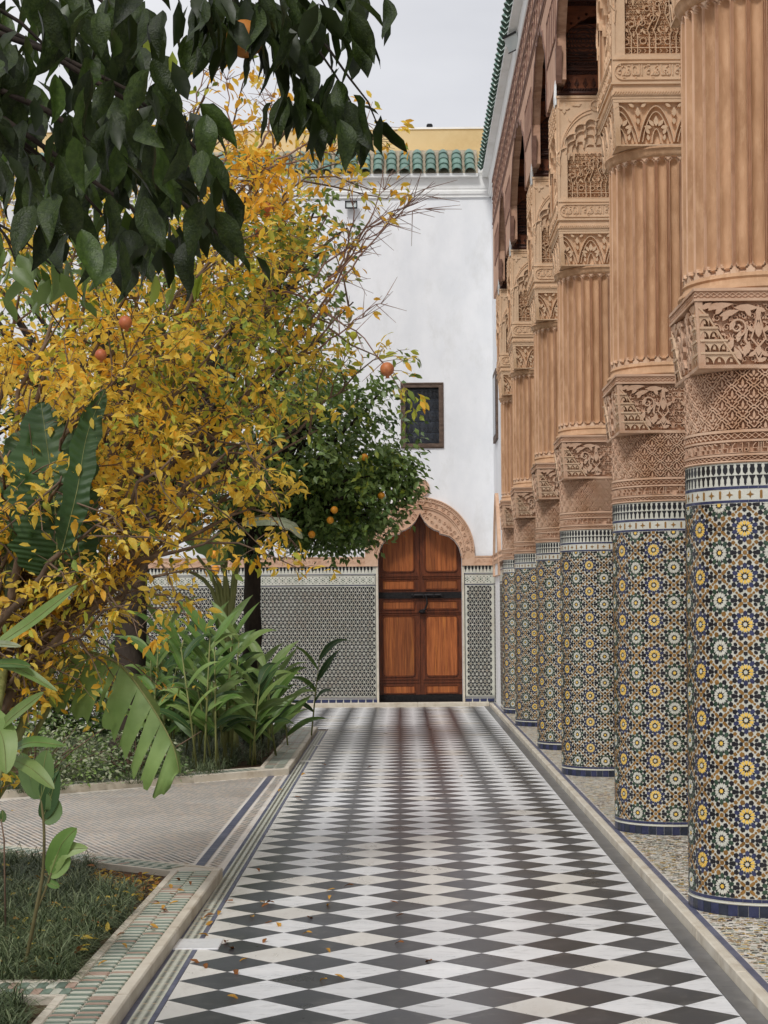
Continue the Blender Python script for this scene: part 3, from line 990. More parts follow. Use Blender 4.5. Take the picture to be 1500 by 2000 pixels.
# ------------------------------------------------------------------ roofs
def roof_tile_mesh(L=.2, r=.086, t=.009, pointed=False):
    b = MB(); n = 8
    vs = []
    for (yy, rr, lift) in ((0, r, 0), (L, r * .8, .0)):
        for rad in (rr, rr - t):
            for k in range(n + 1):
                a = PI * k / n
                vs.append((rad * math.cos(a), yy, rad * math.sin(a) + lift))
    m = n + 1
    fs = []
    for k in range(n):
        fs += [(k, k + 1, 2 * m + k + 1, 2 * m + k), (m + k + 1, m + k, 3 * m + k, 3 * m + k + 1), (k + 1, k, m + k, m + k + 1), (2 * m + k, 2 * m + k + 1, 3 * m + k + 1, 3 * m + k)]
    b.add(vs, fs)
    if pointed:
        b = MB()
        rings = [(0, r), (.09, r * .9), (.15, r * .62), (.19, r * .28), (.205, .004)]
        vs = []
        for yy, rr in rings:
            for k in range(n + 1):
                a = PI * k / n
                vs.append((rr * math.cos(a), yy, rr * math.sin(a)))
        fs = [(i * m + k, i * m + k + 1, (i + 1) * m + k + 1, (i + 1) * m + k) for i in range(len(rings) - 1) for k in range(n)]
        b.add(vs, fs)
    return b.mesh('roof_tile', ['roof'], True, 50)

rt_m, rt_p = roof_tile_mesh(), roof_tile_mesh(pointed=True)
ez = PW(820, 345)[1]
pitch = R_(45)

def eave(name, label, n, place_fn, rz, slab):
    root = empty(name)
    tag(root, label, 'roof')
    cnt = 0
    for i in range(n):
        for c in range(4):
            d = c * .15
            me = rt_p if c == 3 else rt_m
            x, y, z, = place_fn(i, d * math.cos(pitch), d * math.sin(pitch) + .012 * c * 0 + rnd.uniform(-.003, .003))
            o = link('roof_tile', me, root, (x, y, z))
            o.rotation_euler = (pitch + rnd.gauss(0, .02), 0, rz + rnd.gauss(0, .03))
            o.rotation_euler = (Matrix.Rotation(rz + rnd.gauss(0, .03), 3, 'Z') @ Matrix.Rotation(pitch + rnd.gauss(0, .02), 3, 'X')).to_euler()
    slab.build('mortar_bed', ['mortar', 'white_trim'], root)
    return root

yb = YW - .17
sl = MB()
a = (yb + .03, ez + .015); c_ = (yb + .03 + .68 * math.cos(pitch), ez + .015 + .68 * math.sin(pitch))
sl.add([(-12, a[0], a[1]), (1.2, a[0], a[1]), (1.2, c_[0], c_[1]), (-12, c_[0], c_[1]), (-12, a[0], a[1] - .05), (1.2, a[0], a[1] - .05), (1.2, YW + .5, a[1] - .05), (-12, YW + .5, a[1] - .05)],
       [(0, 1, 2, 3)])
sl.add(sl.v[:], [(0, 1, 5, 4), (4, 5, 6, 7)], 1)
eave('tiled_eave', 'short run of green glazed roof tiles above the white end wall', 38,
     lambda i, d, z: (1.08 - i * .2025, yb + d, ez + .02 + z), 0, sl)
xe = P(998, 0, 19.9)[0] - .02
sl = MB()
a = (xe + .03, ez + .015); c_ = (xe + .03 + .68 * math.cos(pitch), ez + .015 + .68 * math.sin(pitch))
sl.add([(a[0], 2, a[1]), (a[0], 27.7, a[1]), (c_[0], 27.7, c_[1]), (c_[0], 2, c_[1]), (a[0], 2, a[1] - .05), (a[0], 27.7, a[1] - .05), (1.9, 27.7, a[1] - .05), (1.9, 2, a[1] - .05)],
       [(0, 1, 2, 3)])
sl.add(sl.v[:], [(0, 1, 5, 4), (4, 5, 6, 7)], 1)
eave('tiled_eave', 'long run of green glazed roof tiles along the right side above the gallery', 60,
     lambda i, d, z: (xe + d, 27.25 - i * .2025, ez + .02 + z), -PI / 2, sl)
# right-hand roof body and parapet behind back wall
b = MB()
b.box(c_[0] - .02, 5.4, 2, 28.5, ez + .2, ez + .36)
tag(b.build('flat_roof', 'mortar'), kind='structure')
pz = P(800, 253, 28.6)[2]
b = MB(); b.box(-13, 1.9, 28.6, 28.9, 6, pz); b.box(-13, 1.9, 28.58, 28.92, pz, pz + .03, 1); b.box(-13, 1.9, 27.96, 28.58, 8, 8.7, 0)
tag(b.build('parapet_wall', ['yellow_wall', 'white_trim']), 'ochre parapet wall rising behind the green tiles of the end wall', 'wall')
b = MB(); q = P(839, 249, 28.7); b.bevbox(q.x - .05, q.x + .05, 28.66, 28.74, pz + .031, pz + .115, .02); b.box(q.x - .015, q.x + .015, 28.68, 28.72, pz + .03, pz + .04)
tag(b.build('roof_sensor', 'plastic'), 'small black box standing on the ochre parapet', 'sensor')

# ================================================================== RIGHT WALL AND GALLERY
rw = empty('side_wall', (0, 0, 0))
tag(rw, 'white plastered right wall between the corner and the farthest column with upper frieze band', 'wall')
Yend = COLY[5] + .1
zfr = P(969, 356, 25.9)[2]      # top of wooden frieze
b = MB()
b.box(XC, XC + .3, Yend, YW + .1, 0, zfr)               # stub of wall beyond the last column
b.box(XC, XC + .3, 2, YW + .1, zfr, 8.32)               # strip above the frieze
b.build('wall_face', 'white_wall', rw)
sw = plane_map((XC, 0, 0), (0, 1, 0), (0, 0, 1), (-1, 0, 0))
b = MB()
for (x0, z0), (x1, z1) in zip(prof, prof[1:]):
    b.add([(XC - x0, 2, z0), (XC - x0, YW, z0), (XC - x1, YW, z1), (XC - x1, 2, z1)], [(0, 1, 2, 3)])
b.build('cornice', 'white_trim', rw)
b = MB()
b.box(XC - .02, XC, Yend, 27.55, .05, zd)
b.build('tile_bed', 'glaze_white', rw)
b = MB()
zz = .12
swh = plane_map((XC, 0, 0), (0, 1, 0), (0, 0, 1), (-1, 0, 0))
S = .0625; hh = S * .866
r = 0
while zz < zd - .32:
    y = Yend + .03 - (S / 2 if r % 2 else 0)
    while y < 27.3:
        for tri in ([(y, zz), (y + S, zz), (y + S / 2, zz + hh)], [(y + S / 2, zz + hh), (y + S, zz), (y + S * 1.5, zz + hh)]):
            cx = sum(p[0] for p in tri) / 3; cz = sum(p[1] for p in tri) / 3
            if cx > Yend + .02: b.flat([(cx + (p[0] - cx) * .74, cz + (p[1] - cz) * .74) for p in tri], swh, .0215, 0)
        y += S
    zz += hh; r += 1
y = Yend + .02
while y < 27.4:
    b.flat([(y, zd - .004), (y, zd - .05), (y + .016, zd - .095), (y + .032, zd - .05), (y + .032, zd - .004)], swh, .0215, 0)
    y += .054
for zq in (zd - .125, zd - .3, .07): b.flat([(Yend, zq), (27.4, zq), (27.4, zq + .02), (Yend, zq + .02)], swh, .0218, 1)
b.build('dado_tiles', ['glaze_black', 'glaze_blue'], rw, kind='stuff')
b = MB(); b.box(XC - .035, XC, Yend, 27.56, zd, zs)
b.box(XC - .045, XC, Yend, 27.56, zs - .018, zs)
y = Yend + .05
while y < 27.4:
    b.ribbon(spiral(y, (zd + zs) / 2, .005, .03, 0, 1, 7), .008, swh, .035, .043); y += .08
b.build('stucco_band', 'stucco', rw)
# tall pointed niche seen edge-on
sdr = empty('pointed_niche', (XC, 0, 0))
tag(sdr, 'narrow pointed niche with stucco rim seen edge-on in the right wall', 'niche')
ya, yb2 = 25.75, 27.0
ym = (ya + yb2) / 2
hz = lambda t: 2.1 + .95 * (1 - abs(2 * t - 1) ** 1.7)
loop = [(ya, .06)] + [(ya + (yb2 - ya) * t / 16, hz(t / 16)) for t in range(17)] + [(yb2, .06)]
so = plane_map((0, 0, 0), (0, 1, 0), (0, 0, 1), (-1, 0, 0))
b = MB(); b.tess([(ya - .16, 1.98)] + [(ya - .16 + (yb2 - ya + .32) * t / 16, hz(t / 16) + .16) for t in range(17)] + [(yb2 + .16, 1.98)], [[(u, v) for u, v in loop[1:-1]] + [(yb2 - .001, 1.99), (ya + .001, 1.99)]], so, 0, .05)
b.build('arch_surround', 'stucco', sdr)
b = MB(); b.tess(loop, [], so, 0, .022); b.build('niche_back', 'white_trim', sdr)
# narrow window edge-on
y0_, y1_ = F_ * XC / (958 - VX + 5), F_ * XC / (963 - VX + 5)
wz_hi, wz_lo = P(960, 727, 26.6)[2], P(962, 862, 26.6)[2]
b = MB(); b.box(XC - .035, XC, 26.15, 27.0, wz_lo, wz_hi); sw_o = b.build('side_window', 'window_wood')
tag(sw_o, 'dark framed window seen edge-on high in the right wall', 'window')
b = MB(); b.box(XC - .04, XC - .036, 26.23, 26.92, wz_lo + .08, wz_hi - .08); b.build('pane', 'dark_in', sw_o)

# gallery interior
gi = empty('gallery_wall', (0, 0, 0))
tag(gi, 'white inner wall of the gallery behind the row of columns', 'wall')
b = MB(); b.box(5.2, 5.5, -2, 28.5, -.05, 8.3); b.box(XC + .3, 5.2, 27.9, 28.2, 0, 8.3); b.build('wall_face', 'white_wall', gi)
b = MB(); b.box(5.18, 5.2, -2, 28, .05, 2.0); b.build('dado', 'marble_strip', gi)
b = MB(); b.box(2.2, 5.2, 2, 28.2, 7.0, 7.1)
tag(b.build('ceiling', 'wood_dark'), kind='structure')

# ------------------------------------------------------------------ wooden frieze
fz_root = empty('wooden_frieze', (0, 0, 0))
tag(fz_root, 'long weathered cedar frieze with rows of coffered panels above the stucco piers', 'frieze')
FX = 1.335
fm = plane_map((FX, 0, 0), (0, 1, 0), (0, 0, 1), (-1, 0, 0))
zt_, zbt = zfr, 5.98
yF0, yF1 = 5.5, 25.75
holes = []
for a_, b_ in zip(COLY, COLY[1:]):
    y0_, y1_ = a_ + .52, b_ - .52
    w = y1_ - y0_
    zs0 = 6.15
    top = 6.98
    pts = [(y0_, zbt - .2)]
    pts.append((y0_, zs0))
    n = 14
    for i in range(n + 1):
        t = i / n
        u = y0_ + .0 + w * t
        v = zs0 + .25 + (top - zs0 - .25) * (1 - abs(2 * t - 1) ** 2.2)
        pts.append((u, v + (.03 if i % 2 else -.03)))
    pts.append((y1_, zs0)); pts.append((y1_, zbt - .2))
    holes.append(pts)
# bottom edge of the frieze steps down at each pier
outl = [(yF0, zt_), (yF0, zbt)]
for i, h in enumerate(holes):
    outl += [(h[0][0], zbt)] + h[1:-1] + [(h[-1][0], zbt)]
outl += [(yF1, zbt), (yF1, zt_)]
b = MB(); b.tess(outl, [], fm, -.08, 0)
b.build('board', 'wood_old', fz_root)
b = MB()
for z, w, h in ((zt_ - .02, .05, .010), (zt_ - .10, .02, .006), (7.42, .03, .010), (7.36, .012, .006), (7.06, .03, .010), (7.0, .012, .006)):
    b.ribbon([(yF0, z), (yF1, z)], w, fm, 0, h, top=.8)
b.build('moulding', 'wood_line', fz_root)
# coffer panels: pointed-arch panels in two rows, each with a raised border
pmesh = {}
cof = []
for (z0, z1) in ((7.09, 7.33), (7.45, 7.66)):
    y = 7.0 if z0 < 7.2 else 7.17
    while y < yF1 - .3:
        cof.append((y, z0, z1)); y += .34
for (z0, z1) in ((7.09, 7.33), (7.45, 7.66)):
    h = z1 - z0
    q = MB()
    lf = plane_map((0, 0, 0), (0, 1, 0), (0, 0, 1), (-1, 0, 0))
    lp = [(.02, .0), (.30, .0), (.30, h * .6), (.24, h * .86), (.16, h), (.08, h * .86), (.02, h * .6)]
    q.ribbon(lp, .022, lf, 0, .009, 1, closed=True)
    q.prism([(.05, .02), (.27, .02), (.27, h * .5), (.16, h * .82), (.05, h * .5)], lf, 0, .004, 0)
    q.prism(ngon(.16, h * .38, .03, 8), lf, .003, .008, 1)
    pmesh[z0] = q.mesh('coffer', [M['wood_old'], M['wood_line']])
for y, z0, z1 in cof:
    link('coffer', pmesh[z0], fz_root, (FX, y, z0))
# vertical coffers on the lower band between the cusps
lm = MB()
h = .42
lm.ribbon([(.01, 0), (.17, 0), (.17, h), (.01, h)], .022, plane_map((0, 0, 0), (0, 1, 0), (0, 0, 1), (-1, 0, 0)), 0, .008, 1, closed=True)
lm.prism([(.04, .04), (.14, .04), (.14, h - .09), (.09, h - .04), (.04, h - .09)], plane_map((0, 0, 0), (0, 1, 0), (0, 0, 1), (-1, 0, 0)), 0, .004, 0)
lm = lm.mesh('coffer', [M['wood_old'], M['wood_line']])
for cy in COLY:
    for k in range(5):
        yy = cy - .46 + k * .185
        if yy + .18 < yF1: link('coffer', lm, fz_root, (FX, yy, 6.35))
b = MB()
for h in holes:
    b.ribbon(h[1:-1], .05, fm, 0, .008, 0, top=.7)
    for (u, v) in (h[1], h[-2]):
        b.prism([(u - .05, v + .1), (u - .02, v - .14), (u, v - .2), (u + .02, v - .14), (u + .05, v + .1)], fm, -.04, .008, 0)
b.build('cusp_edging', 'wood_line', fz_root)
# inner lintel beams spanning pier to pier
b = MB(); b.box(1.52, 1.98, 5.5, 25.9, 6.99, 7.75)
b.build('lintel_beam', 'wood_dark', fz_root)

# ================================================================== COLUMNS
R = CR
cm = cyl_map(R)
ALM = [(-.0152, 0), (-.0075, .0104), (.0075, .0104), (.0152, 0), (.0075, -.0104), (-.0075, -.0104)]
PETAL = [(-.0120, 0), (.001, .0070), (.0098, .0074), (.0088, 0), (.0098, -.0074), (.001, -.0070)]
PENT = [(-.0125, 0), (-.005, .0108), (.0095, .0098), (.0095, -.0098), (-.005, -.0108)]
NC = 18
a_ = 2 * PI * R / NC
b_ = .112
ZR = 1.864
V0, V1 = .136, 1.982
zpieces = []     # (poly, colour index)
BLK, BRN, YEL, WHT, BLU, GRN = range(6)
u0 = R_(-24) * R
for i in range(NC):
    for j in range(-17, 3):
        cu, cv = u0 + i * a_, ZR + j * b_
        if cv < V0 - .12 or cv > V1 + .12: continue
        if (i + j) % 2 == 0:
            yel = i % 2 == 0
            zpieces.append((ngon(cu, cv, .0098, 10), WHT if yel else YEL))
            zpieces.append((ngon(cu, cv, .0195, 20), BLK + 10))
            for k in range(10):
                an = PI / 2 + k * PI / 5
                zpieces.append((shape(PETAL, cu + .0256 * math.cos(an), cv + .0256 * math.sin(an), an), YEL if yel else WHT))
                zpieces.append((shape(ALM, cu + .0505 * math.cos(an), cv + .0505 * math.sin(an), an, .95), BLU if yel else GRN))
                an2 = an + PI / 10
                zpieces.append((shape([(-.004, 0), (.0042, .0042), (.006, 0), (.0042, -.0042)], cu + .0385 * math.cos(an2), cv + .0385 * math.sin(an2), an2, 1.45), BLK))
                if abs(math.cos(an2)) > -1:
                    zpieces.append((shape(PENT, cu + .0665 * math.cos(an2), cv + .0665 * math.sin(an2), an2 + PI, 1.08), BLK if k % 5 else BRN))
        else:
            zpieces.append((ngon(cu, cv, .0108, 8, PI / 8), BRN))
            for sx_, sy_ in ((1, 1), (1, -1), (-1, 1), (-1, -1)):
                an = math.atan2(sy_ * b_, sx_ * a_)
                zpieces.append((shape([(x * 1.2, y * .72) for x, y in ALM], cu + .030 * math.cos(an), cv + .030 * math.sin(an), an, 1.0), BRN))
            for k in range(4):
                an = k * PI / 2
                zpieces.append((shape(PENT, cu + .025 * math.cos(an), cv + .025 * math.sin(an), an + PI, .9), BLK))
                if k % 2 == 0:
                    for tw_ in (-.37, .37):
                        zpieces.append((shape(ALM, cu + .0515 * math.cos(an + tw_), cv + .0515 * math.sin(an + tw_), an + tw_ * 1.6, .72), BLK))
                    zpieces.append((shape(PENT, cu + .046 * math.cos(an), cv + .046 * math.sin(an), an, .8), BLK))
        # midpoint towards upper right and lower right
        for sy_ in (1, -1):
            mx_, my_ = cu + a_ / 2, cv + sy_ * b_ / 2
            if (i + j) % 2 == 0:
                dn = math.atan2(sy_ * b_, a_)
                
                dx_, dy_ = -a_, sy_ * b_
                pa = math.atan2(-sy_ * b_, a_)
                for sg in (1, -1):
                    zpieces.append((shape(PENT, mx_ + sg * .0125 * math.cos(pa), my_ + sg * .0125 * math.sin(pa), pa + (0 if sg > 0 else PI), .82), BRN))
                    zpieces.append((shape(ALM, mx_ + sg * .0315 * math.cos(pa), my_ + sg * .0315 * math.sin(pa), pa, .5), BRN))
zp = []
for poly, c in zpieces:
    q = clip_v(poly, V0, V1)
    if len(q) >= 3:
        ar = abs(sum(q[i][0] * q[(i + 1) % len(q)][1] - q[(i + 1) % len(q)][0] * q[i][1] for i in range(len(q)))) / 2
        if ar > 5e-6: zp.append((q, c))
GL = ['glaze_black', 'glaze_brown', 'glaze_yellow', 'glaze_white', 'glaze_blue', 'glaze_green']

def zell_mesh(pieces, name='zellij_mosaic'):
    b = MB()
    for q, c in pieces:
        t = rnd.uniform(.0016, .0022) if c < 10 else .0006
        cu_ = sum(p[0] for p in q) / len(q); cv_ = sum(p[1] for p in q) / len(q)
        tu_, tv_ = (rnd.gauss(0, .035), rnd.gauss(0, .035)) if c < 10 else (0, 0)
        ju_, jv_ = rnd.gauss(0, .0004), rnd.gauss(0, .0004)
        b.prism(q, lambda u, v, h: cm(u + ju_, v + jv_, h + (tu_ * (u - cu_) + tv_ * (v - cv_) if h > 0 else 0)), -.001, t, c % 10)
    return b.mesh(name, GL)

# extra bands made of the same glaze
def band_pieces(b):
    n = 70
    st_ = 2 * PI * R / n
    for k in range(n):
        u = k * st_
        z = 2.163
        b.prism([(u, z), (u + .003, z - .014), (u + .0005, z - .026), (u + .0035, z - .037), (u + st_ * .5, z - .046), (u + st_ - .0035, z - .037), (u + st_ - .0005, z - .026), (u + st_ - .003, z - .014), (u + st_, z)][::-1] if False else
                [(u + .006, z), (u + .008, z - .010), (u + .004, z - .022), (u + .006, z - .036), (u + st_ * .5, z - .047), (u + st_ - .006, z - .036), (u + st_ - .004, z - .022), (u + st_ - .008, z - .010), (u + st_ - .006, z)][::-1], cm, -.001, .0015, 0)
        z = 2.1125
        b.prism([(u + .001, z), (u + .006, z - .012), (u + .010, z - .018), (u + .010, z - .036), (u + .0125, z - .041), (u + .0125, z - .046), (u + st_ - .0125, z - .046), (u + st_ - .0125, z - .041), (u + st_ - .010, z - .036), (u + st_ - .010, z - .018), (u + st_ - .006, z - .012), (u + st_ - .001, z)][::-1], cm, -.001, .0015, 0)
    n = 46
    st_ = 2 * PI * R / n
    for k in range(n):
        u = (k + .5) * st_
        z = 2.022
        if k % 2:
            b.prism([(u, z - .018), (u + .005, z - .005), (u + .018, z), (u + .005, z + .005), (u, z + .018), (u - .005, z + .005), (u - .018, z), (u - .005, z - .005)], cm, -.001, .0015, 1)
        else:
            b.prism([(u - .006, z - .016), (u, z - .021), (u + .006, z - .016), (u + .006, z + .016), (u, z + .021), (u - .006, z + .016)], cm, -.001, .0015, 1)
    for z0, z1, n in ((2.049, 2.062, 52), (1.985, 1.997, 52), (.118, .133, 52)):
        st_ = 2 * PI * R / n
        for k in range(n):
            b.prism([(k * st_ + .0006, z0), ((k + 1) * st_ - .0006, z0), ((k + 1) * st_ - .0006, z1), (k * st_ + .0006, z1)], cm, -.001, .0015 + rnd.uniform(0, .0006), 4)

def make_column(singles=0, cyw=8.63):
    root = empty('column')
    b = MB()
    b.lathe([(R - .001, .04), (R, .05), (R, 2.17), (R - .02, 2.171)], 96)
    b.lathe([(R + .004, .1035), (R + .007, .1075), (R + .004, .1115)], 96)
    b.build('glazed_drum', 'grout' if False else 'glaze_white', root, True, 40)
    # zellij
    pieces = zp
    if singles:
        key = []
        for idx, (q, c) in enumerate(pieces):
            cu = sum(p[0] for p in q) / len(q); cv = sum(p[1] for p in q) / len(q)
            th = cu / R
            while th > PI: th -= 2 * PI
            wx, wy = CX + R * math.sin(th), cyw - R * math.cos(th)
            px = VX + wx * F_ / wy; py = VY - (cv - CH) * F_ / wy
            vis = math.cos(th + math.atan2(CX, cyw))
            ar = abs(sum(q[i][0] * q[(i + 1) % len(q)][1] - q[(i + 1) % len(q)][0] * q[i][1] for i in range(len(q)))) / 2
            key.append((ar * max(0, vis) if c < 10 and px < singles and 0 < py < 2000 else 0, idx))
        key.sort(reverse=True)
        pick = {i for _, i in key[:300]}
        for i in pick:
            q, c = pieces[i]
            b = MB()
            b.prism(q, cm, -.001, rnd.uniform(.0014, .0022), 0)
            b.build('zellij_tile', GL[c], root)
        pieces = [p_ for i, p_ in enumerate(pieces) if i not in pick]
        o = link('zellij_mosaic', zell_mesh(pieces), root)
        o['kind'] = 'stuff'
    else:
        o = link('zellij_mosaic', ZM, root)
        o['kind'] = 'stuff'
    for nm, me, kd in SHARED:
        o = link(nm, me, root)
        if kd: o['kind'] = kd
    return root

ZM = zell_mesh(zp)
SHARED = []
b = MB(); band_pieces(b)
SHARED.append(('band_mosaic', b.mesh('band_mosaic', GL), 'stuff'))
b = MB()
n = 46
st_ = 2 * PI * R / n
for k in range(n):
    b.prism([(k * st_ + .001, .05), ((k + 1) * st_ - .001, .05), ((k + 1) * st_ - .001, .103), (k * st_ + .001, .103)], cm, -.001, .003 + rnd.uniform(0, .0012), k % 2)
dk = mat('midnight_glaze', lin(30, 36, 48), lin(46, 52, 68), 14, 0.3, 0.4, 30, spec=.45)
SHARED.append(('base_tiles', b.mesh('base_tiles', [dk, M['glaze_blue']]), 'stuff'))

# ---- carved stucco drum
b = MB()
b.lathe([(R + .003, 2.1705), (R + .010, 2.176), (R + .006, 2.182), (R - .016, 2.183), (R - .016, 2.203), (R + .004, 2.204), (R + .004, 2.214), (R - .02, 2.215), (R - .02, 2.268), (R + .004, 2.269),
         (R + .004, 2.279), (R - .016, 2.280), (R - .016, 2.312), (R + .004, 2.313), (R + .003, 2.326), (R - .024, 2.327), (R - .024, 2.60), (R + .002, 2.605), (R + .002, 2.62)], 96)
me_dr = b

def braid(b, z0, z1, n, h0, h1, w):
    st_ = 2 * PI * R / n
    for ph in (0, PI):
        pts = [(k * st_ / 2, (z0 + z1) / 2 + (z1 - z0) * .42 * math.cos(PI * k / 1 * .5 + ph)) for k in range(n * 2 + 1)]
        b.ribbon(pts, w, cm, h0, h1)
    for k in range(n):
        b.prism(ngon((k + .5) * st_, (z0 + z1) / 2, .003, 4), cm, h0, h1)

braid(b, 2.183, 2.203, 78, -.016, .001, .0042)
braid(b, 2.281, 2.312, 70, -.016, .001, .0052)
# kufic band
kr = random.Random(5)
u = 0
while u < 2 * PI * R - .03:
    z0, z1 = 2.2195, 2.2645
    kind_ = kr.randint(0, 4)
    w = .006
    if kind_ == 0: L = [[(u, z0), (u, z1)], [(u + .010, z0), (u + .010, z1)]]; adv = .02
    elif kind_ == 1: L = [[(u, z0), (u + .03, z0), (u + .03, z0 + .018), (u + .012, z0 + .018), (u + .012, z0 + .030), (u + .026, z1)]]; adv = .038
    elif kind_ == 2: L = [[(u, z1), (u, z0 + .02), (u + .02, z0 + .02), (u + .02, z0)], [(u + .012, z1), (u + .03, z1 - .01)]]; adv = .034
    elif kind_ == 3: L = [ngon(u + .01, z0 + .012, .008, 6) + [(u + .018, z0 + .012)], [(u + .022, z0), (u + .022, z1), (u + .012, z1 - .004)]]; adv = .03
    else: L = [[(u, z0 + .012), (u + .012, z0 + .026), (u, z1 - .004)], [(u + .018, z0 + .008), (u + .018, z1)]]; adv = .026
    for l_ in L: b.ribbon(l_, w, cm, -.02, .001)
    b.ribbon([(u, z0 - .001), (u + adv, z0 - .001)], .004, cm, -.02, .0)
    u += adv
# ogee lattice with leaves
n = 22
cw = 2 * PI * R / n
ch = .1
z00 = 2.33

def clip_line(pts, lo, hi):
    out, cur = [], []
    for p in pts:
        if lo <= p[1] <= hi: cur.append(p)
        else:
            if len(cur) > 1: out.append(cur)
            cur = []
    if len(cur) > 1: out.append(cur)
    return out

for k in range(n):
    for sgn in (1, -1):
        for off in (-.0062, .0062):
            pts = []
            m_ = 120
            for q in range(m_ + 1):
                t = q / m_ * 5.5                      # in half cells upward
                f = t % 1.0
                # stepped ogee between nodes
                g_ = f + .12 * math.sin(2 * PI * f) + .05 * math.sin(6 * PI * f)
                uu = k * cw + sgn * (math.floor(t) + g_) * cw / 2
                pts.append((uu + off * .75, z00 + t * ch / 1.0 * .5 * 1.0 + (off * sgn * -.75)))
            for l_ in clip_line(pts, 2.329, 2.601): b.ribbon(l_, .0072, cm, -.024, .001)
    for r in range(6):
        cu = (k + (.5 if r % 2 == 0 else 0)) * cw
        cv = z00 + r * ch / 2
        for (dx, dy, L, W, an) in ((0, -.006, .038, .013, PI / 2), (.003, -.010, .026, .010, R_(38)), (-.003, -.010, .026, .010, R_(142)), (0, -.012, .014, .010, -PI / 2), (.009, -.020, .012, .008, R_(-20)), (-.009, -.020, .012, .008, R_(200))):
            q = clip_v(teardrop(cu + dx, cv + dy, L, W, an), 2.329, 2.601)
            if len(q) > 2: b.prism(q, cm, -.024, -.002)
SHARED.append(('carved_drum', b.mesh('carved_drum', [M['stucco']]), None))

# ---- lower capital block
HW = .38
faces4 = []
for ang in (0, PI / 2, PI, -PI / 2):
    c, s = math.cos(ang), math.sin(ang)
    faces4.append((c, s))

def face_map(ang, hw, z0=0, taper=None):
    """flat face: ang 0 faces -Y, -pi/2 faces -X"""
    c, s = math.cos(ang), math.sin(ang)

    def fn(u, v, h):
        f = 1 - taper[2] * max(0, (taper[1] - v) / (taper[1] - taper[0])) if taper else 1
        x, y = u * f, -(hw + h) * f
        return (x * c - y * s, x * s + y * c, v + z0)
    return fn

def arabesque(b, fn, u0, u1, z0, z1, h0, h1, seed, dens=1.0, w=.007, sc=1.0):
    rr = random.Random(seed)
    pitch_ = .075 / dens
    nx = max(1, int((u1 - u0) / pitch_)); nz = max(1, int((z1 - z0) / pitch_))
    px_, pz_ = (u1 - u0) / nx, (z1 - z0) / nz
    for i in range(nx):
        for j in range(nz):
            cx = u0 + (i + .5) * px_; cz = z0 + (j + .5) * pz_
            fl = 1 if (i + j) % 2 else -1
            b.ribbon(spiral(cx, cz, .003, min(px_, pz_) * .44, rr.choice([0, PI / 2, PI]), 1.15, 9, flip=fl), w, fn, h0, h1)
            an = rr.random() * 6.28
            b.prism(teardrop(cx + px_ * .32 * fl, cz - pz_ * .42, min(px_, pz_) * .5, min(px_, pz_) * .26, PI / 2 + rr.uniform(-.6, .6)), fn, h0, h1 * .9 + h0 * .1)
            b.prism(teardrop(cx - px_ * .36 * fl, cz + pz_ * .40, min(px_, pz_) * .42, min(px_, pz_) * .22, -PI / 4 + rr.uniform(-.6, .6)), fn, h0, h1 * .9 + h0 * .1)

b = MB()
cz0, cz1 = 2.612, 2.965
def frust(b, h0_, h1_, z0, z1):
    b.add([(-h0_, -h0_, z0), (h0_, -h0_, z0), (h0_, h0_, z0), (-h0_, h0_, z0), (-h1_, -h1_, z1), (h1_, -h1_, z1), (h1_, h1_, z1), (-h1_, h1_, z1)],
          [(0, 3, 2, 1), (4, 5, 6, 7), (0, 1, 5, 4), (1, 2, 6, 5), (2, 3, 7, 6), (3, 0, 4, 7)])


